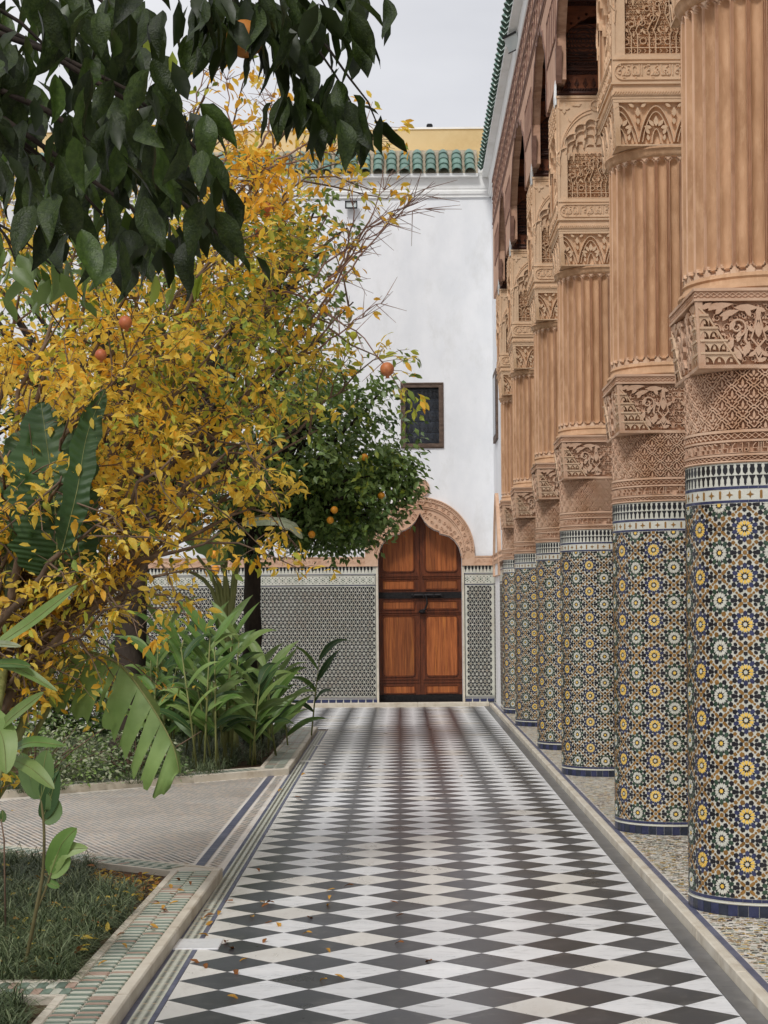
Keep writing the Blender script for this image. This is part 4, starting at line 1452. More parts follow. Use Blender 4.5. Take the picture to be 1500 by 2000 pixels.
frust(b, (HW - .034) * .94, HW - .034, cz0 + .002, cz1 - .002)
frust(b, HW * .94 + .002, HW * .94 + .004, cz0 - .004, cz0 + .012)
b.box(-HW - .004, HW + .004, -HW - .004, HW + .004, cz1 - .048, cz1 - .036)
b.box(-HW - .006, HW + .006, -HW - .006, HW + .006, cz1 - .002, cz1 + .012)
b.box(-HW + .006, HW - .006, -HW + .006, HW - .006, cz1 - .036, cz1 - .002)
crs_ = []
for ang in (0, -PI / 2, PI, PI / 2):
    fn = face_map(ang, HW, 0, (2.612, 2.965, .06))
    h0, h1 = -.034, .001
    arabesque(b, fn, -.17, .17, cz0 + .02, cz1 - .055, -.034, -.013, 9, 2.0, .006)
    for sg in (1, -1): arabesque(b, fn, min(sg * .17, sg * .30), max(sg * .17, sg * .30), cz0 + .12, cz1 - .055, -.034, -.013, 5, 2.0, .006)
    # braid strip
    nb = 26
    for ph in (0, PI):
        b.ribbon([(-HW + q * 2 * HW / (nb * 2), cz1 - .019 + .011 * math.cos(PI * q / 2 + ph)) for q in range(nb * 2 + 1)], .0055, fn, -.006, .002)
    zc0, zc1 = cz0 + .012, cz1 - .05
    # edge stiles
    for sg in (1, -1):
        cr_ = MB(); crs_.append(cr_)
        b.prism([(sg * HW - .012 * (sg > 0), zc0), (sg * HW + .012 * (sg < 0), zc0), (sg * HW + .012 * (sg < 0), zc1), (sg * HW - .012 * (sg > 0), zc1)], fn, h0, h1)
        # large palmette and volute
        for mx_ in (sg * .085,):
            b.ribbon([(mx_, zc0 + .02), (mx_ - sg * .02, zc0 + .06), (mx_ + sg * .035, zc0 + .12), (mx_ + sg * .012, zc0 + .19), (mx_, zc0 + .26)], .013, fn, h0, h1)
            b.ribbon([(mx_, zc0 + .02), (mx_ + sg * .02, zc0 + .06), (mx_ - sg * .035, zc0 + .12), (mx_ - sg * .012, zc0 + .19), (mx_, zc0 + .26)], .013, fn, h0, h1)
            for (dx, dz, L, W, an) in ((0, .125, .075, .034, 90), (0, .09, .05, .03, -90), (0, .20, .075, .024, 90), (.02, .15, .05, .02, 40), (-.02, .15, .05, .02, 140), (.012, .06, .045, .02, -30), (-.012, .06, .045, .02, 210)):
                b.prism(teardrop(mx_ + dx, zc0 + dz, L, W, R_(an)), fn, h0, h1)
        vx_, vz_ = sg * .185, zc0 + .175
        b.ribbon(spiral(vx_, vz_, .006, .046, PI * .5, 1.5, 20, flip=sg), .014, fn, h0, h1 + .002)
        b.ribbon([(vx_ - sg * .045, vz_ - .01), (vx_ - sg * .035, vz_ - .06), (vx_ - sg * .06, vz_ - .10), (vx_ - sg * .02, vz_ - .12), (vx_ + sg * .0, vz_ - .09)], .02, fn, h0, h1)
        for k in range(7):
            t = k / 6
            x_ = sg * (.355 - .20 * t); z_ = zc1 - .035 - .22 * t * t
            b.prism(teardrop(x_, z_, .06, .024, R_(90 + sg * (60 - 50 * t))), fn, h0, h1)
        for (dx, dz, L, W, an) in ((.20, .262, .12, .032, 180), (.33, .262, .13, .03, 172), (.27, .225, .10, .028, 165), (.24, .06, .07, .03, 120), (.17, .02, .07, .03, 60), (.14, .05, .06, .024, 100), (.12, .22, .06, .024, 60), (.05, .245, .05, .02, 20), (.045, .03, .05, .02, -20)):
            an_ = an if sg > 0 else 180 - an
            b.prism(teardrop(sg * dx, zc0 + dz, L, W, R_(an_)), fn, h0, h1)
        # muqarnas corner: stepped triangular stack of little niches in pale stucco
        for r_i in range(4):
            zz0 = zc0 + .012 + r_i * .058
            width = (.178, .135, .088, .045)[r_i]
            dep = -.020 + r_i * .004
            nn_ = (3, 3, 2, 1)[r_i]
            cwid = width / nn_
            for k in range(nn_):
                x0_ = HW - .014 - k * cwid
                q = [(sg * (x0_ - cwid * t), zz0 - .008 + .034 * math.sin(PI * t) ** .6) for t in (0, .08, .2, .35, .5, .65, .8, .92, 1)]
                cr_.prism(q + [(q[-1][0], q[-1][1] + .046), (q[0][0], q[0][1] + .046)], fn, -.034, dep + .014)
                cr_.prism([(sg * (x0_ - cwid * .5 - .008), zz0 + .002), (sg * (x0_ - cwid * .5 + .008), zz0 + .002), (sg * (x0_ - cwid * .5 + .005), zz0 + .022), (sg * (x0_ - cwid * .5 - .005), zz0 + .022)], fn, -.018, dep + .006)
            cr_.box(0, 0, 0, 0, 0, 0) if False else None
            cr_.prism([(sg * (HW - .012), zz0 + .037), (sg * (HW - .012 - width), zz0 + .037), (sg * (HW - .012 - width), zz0 + .047), (sg * (HW - .012), zz0 + .047)], fn, -.018, dep + .022)
        cr_.ribbon([(sg * (HW - .012 - .19), zc0), (sg * (HW - .012 - .12), zc0 + .10), (sg * (HW - .012 - .045), zc0 + .22), (sg * (HW - .014), zc0 + .265)], .014, fn, -.018, .004)
SHARED.append(('capital_block', b.mesh('capital_block', [M['stucco']]), None))
for cr_ in crs_: SHARED.append(('corner_muqarnas', cr_.mesh('corner_muqarnas', [M['cream']]), None))

# ---- fluted shaft
b = MB()
b.lathe([(R + .02, 2.977), (R + .03, 2.985), (R + .026, 3.0), (R + .008, 3.012), (R + .004, 3.03), (R + .012, 3.04), (R + .004, 3.052), (R, 3.06)], 96)
SHARED.append(('shaft_ring', b.mesh('shaft_ring', [M['shaft']], True, 50), None))
b = MB()
b.lathe([(R, 4.362), (R + .014, 4.372), (R + .018, 4.386), (R + .022, 4.40), (R + .034, 4.412), (R + .03, 4.425)], 96)
SHARED.append(('shaft_ring', b.mesh('shaft_ring', [M['shaft']], True, 50), None))
NF = 30
seg = NF * 16
zsv = [3.055, 3.075, 3.082, 3.088, 3.096, 3.106, 3.118, 3.13, 3.145] + list(np.linspace(3.2, 4.25, 22)) + [4.285, 4.30, 4.312, 4.324, 4.334, 4.342, 4.348, 4.355, 4.366]
zlo, zhi = 3.078, 4.352
vs_, prof_ = [], []
fl_w = 2 * PI * R / NF
for z in zsv:
    for k in range(seg):
        ph = (k % 16) / 16.0
        x = (ph - .5) * fl_w                      # arc offset from flute centre
        half = fl_w * .405
        zz = 0
        if z < zlo + half: zz = (zlo + half) - z
        elif z > zhi - half: zz = z - (zhi - half)
        d = math.hypot(x, zz)
        if d < half * .85: r = R - .028 * math.sqrt(max(0, 1 - (d / half / .87) ** 2)) - .002
        elif d < half * 1.06: r = R + .006
        elif d < half * 1.2: r = R - .017
        else: r = R + .001
        an = 2 * PI * k / seg
        vs_.append((r * math.cos(an), r * math.sin(an), z))
b = MB()
nz_ = len(zsv)
b.add(vs_, [(i * seg + k, i * seg + (k + 1) % seg, (i + 1) * seg + (k + 1) % seg, (i + 1) * seg + k) for i in range(nz_ - 1) for k in range(seg)])
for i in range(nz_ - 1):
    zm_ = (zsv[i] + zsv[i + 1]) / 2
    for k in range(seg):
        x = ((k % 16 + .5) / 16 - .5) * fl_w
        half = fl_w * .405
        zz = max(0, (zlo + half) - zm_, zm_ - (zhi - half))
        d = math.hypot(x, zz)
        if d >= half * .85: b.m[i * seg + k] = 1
SHARED.append(('fluted_shaft', b.mesh('fluted_shaft', [M['shaft'], M['ridge']], True, 60), None))

# ---- leaf block, rope moulding
b = MB()
HL = .385
frust(b, (HL - .034) * .95, HL - .034, 4.428, 4.70)
b.box(-HL - .002, HL + .002, -HL - .002, HL + .002, 4.70, 4.722)
b.box(-HL - .006, HL + .006, -HL - .006, HL + .006, 4.722, 4.74)
b.box(-HL - .012, HL + .012, -HL - .012, HL + .012, 4.74, 4.772)
b.box(-HL + .0, HL - .0, -HL + .0, HL - .0, 4.772, 4.812)
for ang in (0, -PI / 2, PI, PI / 2):
    fn = face_map(ang, HL, 0, (4.428, 4.70, .05))
    h0, h1 = -.034, .0
    b.ribbon([(-HL, 4.434), (HL, 4.434)], .016, fn, h0, h1)
    for k in range(4):
        cx = -.35 + k * .2333 + .0
        pts = [(cx + .1166 * math.sin(t) , 4.445 + .235 * (0.5 + .5 * math.cos(t)) ** .75) for t in np.linspace(-PI, PI, 17)]
        pts = [(cx + .1166 * t, 4.452 + .225 * math.cos(t * PI / 2) ** .8) for t in np.linspace(-1, 1, 17)]
        pts = [p for p in pts if abs(p[0]) < HL]
        b.ribbon(pts, .009, fn, h0, h1 + .002)
        pts = [(cx + .092 * t, 4.452 + .19 * max(0, math.cos(t * PI / 2)) ** .8) for t in np.linspace(-1, 1, 15)]
        pts = [p for p in pts if abs(p[0]) < HL]
        b.ribbon(pts, .008, fn, h0, h1)
        pts = [(cx + .03 * t, 4.445 + .09 * math.cos(t * PI / 2) ** .6) for t in np.linspace(-1, 1, 9)]
        pts = [p for p in pts if abs(p[0]) < HL]
        if len(pts) > 2: b.ribbon(pts, .008, fn, h0, h1)
        for (dx, dz, L, W, an) in ((0, .10, .065, .032, 90), (.014, .10, .055, .024, 50), (-.014, .10, .055, .024, 130), (.03, .09, .05, .024, 10), (-.03, .09, .05, .024, 170), (.045, .05, .045, .022, 60), (-.045, .05, .045, .022, 120), (.05, .01, .04, .02, 80), (-.05, .01, .04, .02, 100),
                                    (.1166, .16, .06, .03, 90), (.1166, .15, .04, .024, -90), (.095, .22, .04, .02, 150), (.138, .22, .04, .02, 30)):
            x_ = cx + dx
            if abs(x_) < HL - .03: b.prism(teardrop(x_, 4.452 + dz, L, W, R_(an)), fn, h0, h1 - .002)
    for sg in (1, -1):
        b.prism([(sg * HL - .012 * (sg > 0), 4.434), (sg * HL + .012 * (sg < 0), 4.434), (sg * HL + .012 * (sg < 0), 4.70), (sg * HL - .012 * (sg > 0), 4.70)], fn, h0, h1)
    fn2 = face_map(ang, HL + .012)
    nrp = 46
    for k in range(nrp):
        x_ = -HL + (k + .5) * 2 * HL / nrp
        b.ribbon([(x_ - .012, 4.744), (x_ + .006, 4.768)], .0085, fn2, -.001, .006)
SHARED.append(('leaf_block', b.mesh('leaf_block', [M['stucco_up']]), None))

# ---- upper pier block with inscription, kufic panel and stalactite niche
HU = .395
b = MB()
zA, zB_ = 4.812, 5.875
core = .10
b.box(-HU + core, HU - core, -HU + core, HU - core, zA, zB_)
b.box(-HU - .006, HU + .006, -HU - .006, HU + .006, zA, zA + .014)
b.box(-HU - .008, HU + .008, -HU - .008, HU + .008, zB_ - .02, zB_)

def scallop_arch(cx, w, zspring, ztop, n, r, base):
    """cusped pointed arch: points from lower-left over the top to lower-right"""
    nodes = []
    for i in range(n + 1):
        t = i / n
        nodes.append((cx - w * (1 - t ** 1.25), zspring + (ztop - zspring) * math.sin(t * PI / 2) ** .95))
    half = [(cx - w, base), (cx - w, zspring)]
    for i in range(n):
        (x0, z0), (x1, z1) = nodes[i], nodes[i + 1]
        for t in (.15, .35, .55, .75, .92):
            mx_, mz_ = x0 + (x1 - x0) * t, z0 + (z1 - z0) * t
            L = math.hypot(x1 - x0, z1 - z0)
            nx_, nz_ = -(z1 - z0) / L, (x1 - x0) / L
            bl_ = math.sin(PI * t) ** .7 * r * L
            half.append((mx_ + nx_ * bl_, mz_ + nz_ * bl_))
        half.append((x1, z1))
    rt = [(2 * cx - x, z) for x, z in half[::-1][1:]]
    return half + rt

ins = MB()
for ang in (0, -PI / 2, PI, PI / 2):
    fn = face_map(ang, HU)
    cxn = 0 if ang else -.065
    W_ = HU - .018 if ang else .31
    # solid front plate around the niche; four plates step back into it
    for lay, (dw, zsp, ztp, nn_, rr_, dep) in enumerate(((0, 5.28, 5.655, 4, .34, 0), (.028, 5.235, 5.60, 4, .36, -.022), (.06, 5.20, 5.535, 3, .38, -.044), (.10, 5.16, 5.46, 3, .38, -.064))):
        w = W_ - dw
        ar = scallop_arch(cxn, w, zsp, ztp, nn_, rr_, 5.0)
        out_l = [(-HU, zA + .014), (HU, zA + .014), (HU, zB_ - .02), (-HU, zB_ - .02)] if lay == 0 else [(cxn - W_ - .01, 4.99), (cxn + W_ + .01, 4.99), (cxn + W_ + .01, 5.70), (cxn - W_ - .01, 5.70)]
        b.tess(out_l, [ar], fn, dep - .022, dep)
        if lay == 0:
            b.ribbon([(x, z) for x, z in ar[1:-1]], .012, fn, 0, .010)
            # spandrel arcs
            for k_, (q1, q2) in enumerate(((.05, .045), (.075, .07))):
                arc = [(cxn - (W_ + .0) * math.cos(t), 5.25 + q1 + (.42 + q2 * .2) * math.sin(t)) for t in np.linspace(.12, PI / 2 - .12, 12)]
                arc = [p for p in arc if p[0] > -HU + .01 and p[1] < zB_ - .06]
                for l_ in (arc, [(2 * cxn - x, z) for x, z in arc]):
                    l_ = [p for p in l_ if abs(p[0]) < HU - .01]
                    if len(l_) > 2: b.ribbon(l_, .008, fn, 0, .008)
            b.ribbon(ngon(cxn, 5.79, .045, 12), .010, fn, 0, .012, closed=True)
            b.prism(ngon(cxn, 5.79, .02, 4), fn, 0, .010)
            b.ribbon([(-HU + .02, 5.2), (-HU + .02, zB_ - .04), (HU - .02, zB_ - .04), (HU - .02, 5.2)], .007, fn, 0, .007)
            for sg in (-1, 1):
                for (dx, dz, L, Wd, an) in ((.27, 5.78, .05, .03, 0), (.27, 5.78, .05, .03, 90), (.27, 5.78, .05, .03, 180), (.27, 5.78, .05, .03, 270), (.20, 5.80, .08, .02, 170), (.24, 5.70, .06, .02, 230), (.13, 5.80, .05, .02, 10), (.30, 5.68, .05, .02, 260)):
                    x_ = cxn + sg * dx
                    if abs(x_) < HU - .05: b.prism(teardrop(x_, dz - .01, L, Wd, R_(an if sg > 0 else 180 - an)), fn, 0, .009)
        # hanging pendants at the cusps
        for kk in range(2, len(ar) - 2, 6):
            x_, z_ = ar[kk - 1] if kk > 1 else ar[kk]
            if z_ > zsp - .01:
                b.prism([(x_ - .012, z_ + .012), (x_ - .004, z_ - .05), (x_ + .004, z_ - .05), (x_ + .012, z_ + .012)], fn, dep - .03, dep + .001)
    fnb = face_map(ang, HU - .085)
    b.flat([(-HU + .1, 4.98), (HU - .1, 4.98), (HU - .1, 5.6), (-HU + .1, 5.6)], fnb, 0)
    # kufic panel: verticals, loops and knots
    fnp = face_map(ang, HU - .064)
    b.prism([(cxn - W_ + .001, 4.985), (cxn + W_ - .001, 4.985), (cxn + W_ - .001, 5.45), (cxn - W_ + .001, 5.45)], fnp, -.01, -.0)
    arabesque(b, fnp, cxn - W_ + .02, cxn + W_ - .02, 5.065, 5.40, 0, .018, 8, 2.3, .005)
    h0, h1 = 0, .036
    for zz in (5.012, 5.052): b.ribbon([(cxn - W_ + .01, zz), (cxn + W_ - .01, zz)], .008, fnp, h0, h1)
    for sg in (-1, 1):
        for x_ in (.045, .085, .16, .20, .265):
            b.ribbon([(cxn + sg * x_, 5.01), (cxn + sg * x_, 5.13), (cxn + sg * (x_ + .012), 5.16), (cxn + sg * x_, 5.19), (cxn + sg * max(.0, x_ - .03), 5.29 - x_ * .5), (cxn + sg * max(0, x_ - .02), 5.36 - x_ * .6)], .009, fnp, h0, h1)
        for (x_, z_, r_i) in ((.03, 5.09, .018), (.125, 5.095, .02), (.235, 5.09, .02), (.06, 5.24, .02), (.13, 5.21, .018), (.20, 5.20, .018), (.03, 5.33, .016), (.10, 5.30, .016)):
            b.ribbon(ngon(cxn + sg * x_, z_, r_i, 8), .007, fnp, h0, h1, closed=True)
        for (x_, z_, an) in ((.02, 5.15, 70), (.06, 5.15, 110), (.11, 5.14, 60), (.14, 5.15, 120), (.185, 5.12, 90), (.22, 5.15, 60), (.24, 5.19, 120), (.02, 5.25, 45), (.10, 5.25, 135), (.15, 5.27, 60), (.05, 5.38, 60)):
            b.prism(teardrop(cxn + sg * x_, z_, .035, .014, R_(an if sg > 0 else 180 - an)), fnp, h0, h1 * .8)
        for k in range(9):
            x_ = cxn + sg * (.02 + k * .033)
            b.ribbon([(x_, 5.02), (x_ + .012, 5.032), (x_, 5.044)], .006, fnp, h0, h1)
    # inscription cartouche
    zc_, hh_ = 4.893, .052
    loop = [(-HU + .07, zc_ - hh_), (HU - .07, zc_ - hh_)] + [(HU - .07 + hh_ * math.sin(t), zc_ - hh_ * math.cos(t)) for t in np.linspace(.2, PI - .2, 7)] + [(HU - .07, zc_ + hh_), (-HU + .07, zc_ + hh_)] + [(-HU + .07 - hh_ * math.sin(t), zc_ + hh_ * math.cos(t)) for t in np.linspace(.2, PI - .2, 7)]
    b.ribbon(loop, .010, fn, 0, .010, closed=True)
    b.ribbon([(-HU + .004, 4.97), (HU - .004, 4.97)], .010, fn, 0, .008)
# garden-side and inner faces: dense floral scroll
for ang in (-PI / 2, PI / 2):
    fn = face_map(ang, HU)
    arabesque(b, fn, -HU + .03, HU - .03, 5.60, 5.84, 0, .012, 3, 1.5)
SHARED.append(('pier_block', b.mesh('pier_block', [M['stucco_up']]), None))

# text: al-'afiya al-baqiya, in joined presentation forms, laid out in visual order
tc_ = bpy.data.curves.new('inscription', 'FONT')
tc_.body = "\ufe94\ufef4\ufed7\ufe8e\ufe92\ufedf\ufe8d \ufe94\ufef4\ufed3\ufe8e\ufecc\ufedf\ufe8d"
tc_.extrude = 0.0
tc_.resolution_u = 2
tc_.offset = 0.012
to_ = bpy.data.objects.new('inscription', tc_)
COL.objects.link(to_)
tm_ = bpy.data.meshes.new_from_object(to_.evaluated_get(bpy.context.evaluated_depsgraph_get()))
bpy.data.objects.remove(to_)
tv = np.array([v.co[:] for v in tm_.vertices])
tf = [tuple(p.vertices) for p in tm_.polygons]
lo_, hi_ = tv.min(0), tv.max(0)
ne = {}
for f in tf:
    for i in range(len(f)):
        e = (f[i], f[(i + 1) % len(f)])
        if (e[1], e[0]) in ne: ne.pop((e[1], e[0]))
        else: ne[e] = 1
ti = MB()
for ang in (0, -PI / 2):
    fn = face_map(ang, HU)
    for rep in range(2):
        x0_ = -HU + .035 + rep * (HU - .03)
        x1_ = x0_ + HU - .042
        conv = lambda p: (x0_ + (p[0] - lo_[0]) / (hi_[0] - lo_[0]) * (x1_ - x0_), 4.849 + (p[1] - lo_[1]) / (hi_[1] - lo_[1]) * .088)
        V2 = [conv(p) for p in tv]
        n = len(V2)
        ti.add([fn(u, v, .008) for u, v in V2], tf)
        ti.add([fn(u, v, .008) for u, v in V2] + [fn(u, v, -.001) for u, v in V2], [(a, c_, n + c_, n + a) for a, c_ in ne])
        for k in range(5):
            x_ = x0_ + (k + .4) * (x1_ - x0_) / 5
            ti.ribbon([(x_, 4.915), (x_ + .012, 4.928), (x_ + .02, 4.916)], .005, fn, 0, .007)
SHARED.append(('inscription', ti.mesh('inscription', [M['stucco_up']]), None))

# side faces lower floral band for garden side of pier (narrow carved border)
# ---- wooden corbel stack
b = MB()
X0 = -HU - .0
def slab(b, z0, z1, hw, m=0): b.box(-hw, hw, -hw, hw, z0, z1, m)
def roll(b, z, hw, r, m=0):
    for c in range(4):
        an = c * PI / 2
        cc, ss = math.cos(an), math.sin(an)
        p0, p1 = (-hw, -hw), (hw, -hw)
        q0 = (p0[0] * cc - p0[1] * ss, p0[0] * ss + p0[1] * cc, z); q1 = (p1[0] * cc - p1[1] * ss, p1[0] * ss + p1[1] * cc, z)
        b.tube([q0, q1], r, 8, m)
def rope(b, z0, z1, hw, m=0, n=30):
    slab(b, z0, z1, hw - .006, m)
    for an in (0, -PI / 2, PI / 2):
        fn = face_map(an, hw - .006)
        for k in range(n):
            x_ = -hw + (k + .5) * 2 * hw / n
            b.ribbon([(x_ - .010, z0 + .002), (x_ + .010, z1 - .002)], .013, fn, 0, .008, m, top=.4)
slab(b, 5.872, 5.90, .37)
roll(b, 5.905, .365, .018)
rope(b, 5.925, 5.955, .345)
slab(b, 5.955, 6.075, .33, 1)
for an in (0, -PI / 2):
    fn = face_map(an, .33)
    for k in range(9):
        x_ = -.29 + k * .0725
        b.ribbon([(x_, 5.965), (x_ - .018, 5.995), (x_, 6.04), (x_ + .018, 5.995), (x_, 5.965)], .006, fn, 0, .008, 0)
        b.prism(teardrop(x_, 5.98, .04, .014, PI / 2), fn, 0, .009, 0)
rope(b, 6.075, 6.10, .345)
roll(b, 6.115, .35, .016)
roll(b, 6.14, .345, .012)
rope(b, 6.152, 6.18, .34)
slab(b, 6.18, 6.52, .30, 1)
for zz in (6.21, 6.24, 6.27, 6.31, 6.35, 6.39, 6.43, 6.47): roll(b, zz, .305, .012)
fn = face_map(0, .305)
for cx in (-.155, .155):
    for rad in (.02, .045, .07, .095, .12, .145):
        b.ribbon([(cx + rad * math.cos(t), 6.37 + rad * math.sin(t)) for t in np.linspace(0, 2 * PI, 19)], .010, fn, 0, .014, 0)
for cx in (-.155, .155): b.prism(ngon(cx, 6.37, .15, 20), fn, -.002, .004, 1)
# scalloped bracket with pierced holes
for an in (0, ):
    fn = face_map(an, .345)
    ol = [(-.37, 6.72), (-.37, 6.40), (-.352, 6.385), (-.33, 6.42)]
    for k in range(9):
        t = (k + 1) / 9
        x_ = -.33 + .33 * t
        ol.append((x_, 6.42 + .16 * math.sin(t * PI / 2) + (.012 if k % 2 else 0)))
    ol += [(-x_, z_) for x_, z_ in ol[::-1][1:]]
    holes_ = []
    for sg in (-1, 1):
        for t in (.2, .4, .6, .8):
            holes_.append(ngon(sg * (.33 - .33 * t), 6.46 + .16 * math.sin(t * PI / 2), .013, 8))
    b.tess(ol, holes_, fn, -.03, 0, 1)
slab(b, 6.60, 6.66, .33, 1)
rope(b, 6.66, 6.69, .36)
roll(b, 6.705, .365, .016)
roll(b, 6.735, .37, .014)
rope(b, 6.75, 6.78, .37)
slab(b, 6.78, 6.99, .35, 1)
SHARED.append(('wooden_corbel', b.mesh('wooden_corbel', [M['wood_dark'], M['wood_red']]), None))
# chipped plaster patch on the garden-side edge of the pier head
b = MB()
pr = random.Random(4)
vs2 = []
for k in range(7):
    z = 5.80 + k * .035
    w = .05 * (1 - abs(k - 2.5) / 5) + pr.uniform(-.006, .006)
    vs2 += [(-HU - .004, -HU - .004, z), (-HU - .004 - w * .5, -HU + .01, z), (-HU - .004 - w * .3, -HU + .16, z), (-HU + .02, -HU + .2, z)]
b.add(vs2, [(i * 4 + j, i * 4 + j + 1, i * 4 + 5 + j, i * 4 + 4 + j) for i in range(6) for j in range(3)])
plaster_me = b.mesh('plaster_patch', [M['white_trim']])

clabels = ['nearest mosaic column, cut off by the right edge, showing the largest star tiles',
           'second column from the camera, standing right behind the nearest mosaic column',
           'third mosaic column, whose whole stucco niche and dark wooden corbel show',
           'fourth mosaic column from the camera, narrow strip visible left of the third',
           'fifth mosaic column from the camera, second nearest to the end wall',
           'farthest mosaic column, standing where the white side wall begins']
for i, cy in enumerate(COLY):
    if i == 0: r_ = make_column(1500, cy)
    elif i == 1: r_ = make_column(1352, cy)
    elif i == 2:
        r_ = make_column(); proto = r_
    else: r_ = copy_tree(proto)
    r_.location = (CX, cy, 0)
    tag(r_, clabels[i], 'column', 'row of mosaic and stucco columns')
    if i >= 2: link('plaster_patch', plaster_me, r_)
# ================================================================== VEGETATION
def frame_from(d, roll):
    """(N,3) directions + roll -> (N,3,3) matrices whose columns are x(width), y(length), z(normal)"""
    d = d / np.linalg.norm(d, axis=1, keepdims=True)
    up = np.tile(np.array([[0, 0, 1.0]]), (len(d), 1))
    up[np.abs(d[:, 2]) > .97] = [1.0, 0, 0]
    x = np.cross(d, up); x /= np.linalg.norm(x, axis=1, keepdims=True)
    z = np.cross(x, d)
    c, s = np.cos(roll)[:, None], np.sin(roll)[:, None]
    x2 = x * c + z * s
    z2 = np.cross(x2, d)
    return np.stack([x2, d, z2], axis=2)

def bake(name, tv, tf, pos, mats3, size, mi, mats, parent, kind='stuff', smooth=False):
    tv = np.array(tv, float); tf = np.array(tf)
    N, k = len(pos), len(tv)
    V = np.einsum('nij,kj->nki', mats3, tv) * size[:, None, None] + pos[:, None, :]
    F = (tf[None, :, :] + (np.arange(N) * k)[:, None, None]).reshape(-1, tf.shape[1])
    me = mesh_np(name, V.reshape(-1, 3), F, mats, np.repeat(mi, len(tf)), smooth)
    o = link(name, me, parent)
    if kind: o['kind'] = kind
    return o

LEAF4_V = [(0, 0, 0), (.26, .42, .07), (0, 1, -.1), (-.26, .42, .07), (0, .45, 0)]
LEAF4_F = [(0, 1, 4), (1, 2, 4), (0, 4, 3), (4, 2, 3)]
LEAFN_V = [(0, 0, 0), (.21, .35, .05), (.17, .72, .02), (0, 1, -.12), (-.17, .72, .02), (-.21, .35, .05), (0, .5, -.01)]
LEAFN_F = [(0, 1, 6), (1, 2, 6), (2, 3, 6), (6, 3, 4), (6, 4, 5), (0, 6, 5)]

def leaf_grid(seed, wmax=.24, droop=.25, fold=.25, n=7, tipp=1.6):
    r = random.Random(seed)
    vs = []
    tw = r.uniform(-.25, .25)
    for i in range(n + 1):
        t = i / n
        w = wmax * (math.sin(PI * min(1, t ** .86)) ** .95) * (1.08 - .2 * t) if 0 < t < 1 else .004
        z = -droop * t * t + .03 * math.sin(t * 9 + seed)
        for sx_ in (-1, -.5, 0, .5, 1):
            xx = w * sx_
            vs.append((xx * math.cos(tw * t), t, z + abs(sx_) * w * fold + xx * math.sin(tw * t) + .012 * math.sin(t * 22 + seed) * abs(sx_)))
    fs = [(i * 5 + k, i * 5 + k + 1, i * 5 + 6 + k, i * 5 + 5 + k) for i in range(n) for k in range(4)]
    return vs, fs

def place_leaves(parent, lname, sname, variants, lowpoly, pos, dirs, size, mi, mats, nsingle=300, roll=None):
    """nearest leaves in view become single objects, the rest one baked part"""
    pos, dirs, size, mi = map(np.asarray, (pos, dirs, size, mi))
    if roll is None: roll = nr.uniform(-1.2, 1.2, len(pos))
    R3 = frame_from(dirs, roll)
    cen = pos + dirs / np.linalg.norm(dirs, axis=1, keepdims=True) * size[:, None] * .5
    px = VX + cen[:, 0] * F_ / np.maximum(cen[:, 1], .2)
    py = VY - (cen[:, 2] - CH) * F_ / np.maximum(cen[:, 1], .2)
    inv = (px > -10) & (px < 1510) & (py > -10) & (py < 2010) & (cen[:, 1] > .5)
    score = np.where(inv, size / np.maximum(cen[:, 1], .2), 0)
    order = np.argsort(-score)
    pick = [i for i in order[:nsingle] if score[i] > 0]
    cache = {}
    for i in pick:
        v = int(nr.randint(len(variants)))
        key = (v, int(mi[i]))
        if key not in cache:
            b = MB(); b.add(*variants[v])
            cache[key] = b.mesh(lname, [mats[mi[i]]], True)
        o = link(lname, cache[key], parent)
        mt = Matrix.Identity(4)
        for a in range(3):
            for c in range(3): mt[a][c] = R3[i][a][c] * size[i]
            mt[a][3] = pos[i][a]
        o.matrix_world = mt
    left = np.ones(len(pos), bool); left[pick] = False
    if left.any():
        bake(sname, lowpoly[0], lowpoly[1], pos[left], R3[left], size[left], mi[left], [M[m] for m in mats], parent)

def bezier(p0, p1, p2, p3, n=12):
    out = []
    for i in range(n + 1):
        t = i / n
        out.append(p0 * (1 - t) ** 3 + p1 * 3 * t * (1 - t) ** 2 + p2 * 3 * t * t * (1 - t) + p3 * t ** 3)
    return out

def wob(pts, amp):
    return [p + Vector((rnd.gauss(0, amp), rnd.gauss(0, amp), rnd.gauss(0, amp))) * (0 < i < len(pts) - 1) for i, p in enumerate(pts)]

# ---------------------------------------------------------------- ground-cover grass
def in_poly(x, y, poly):
    c = False
    for i in range(len(poly)):
        x1, y1 = poly[i]; x2, y2 = poly[(i + 1) % len(poly)]
        if (y1 > y) != (y2 > y) and x < (x2 - x1) * (y - y1) / (y2 - y1) + x1: c = not c
    return c

BL_V = [(-.5, 0, 0), (.5, 0, 0), (-.45, .22, .45), (.45, .22, .45), (-.3, .55, .62), (.3, .55, .62), (0, 1.0, .42)]

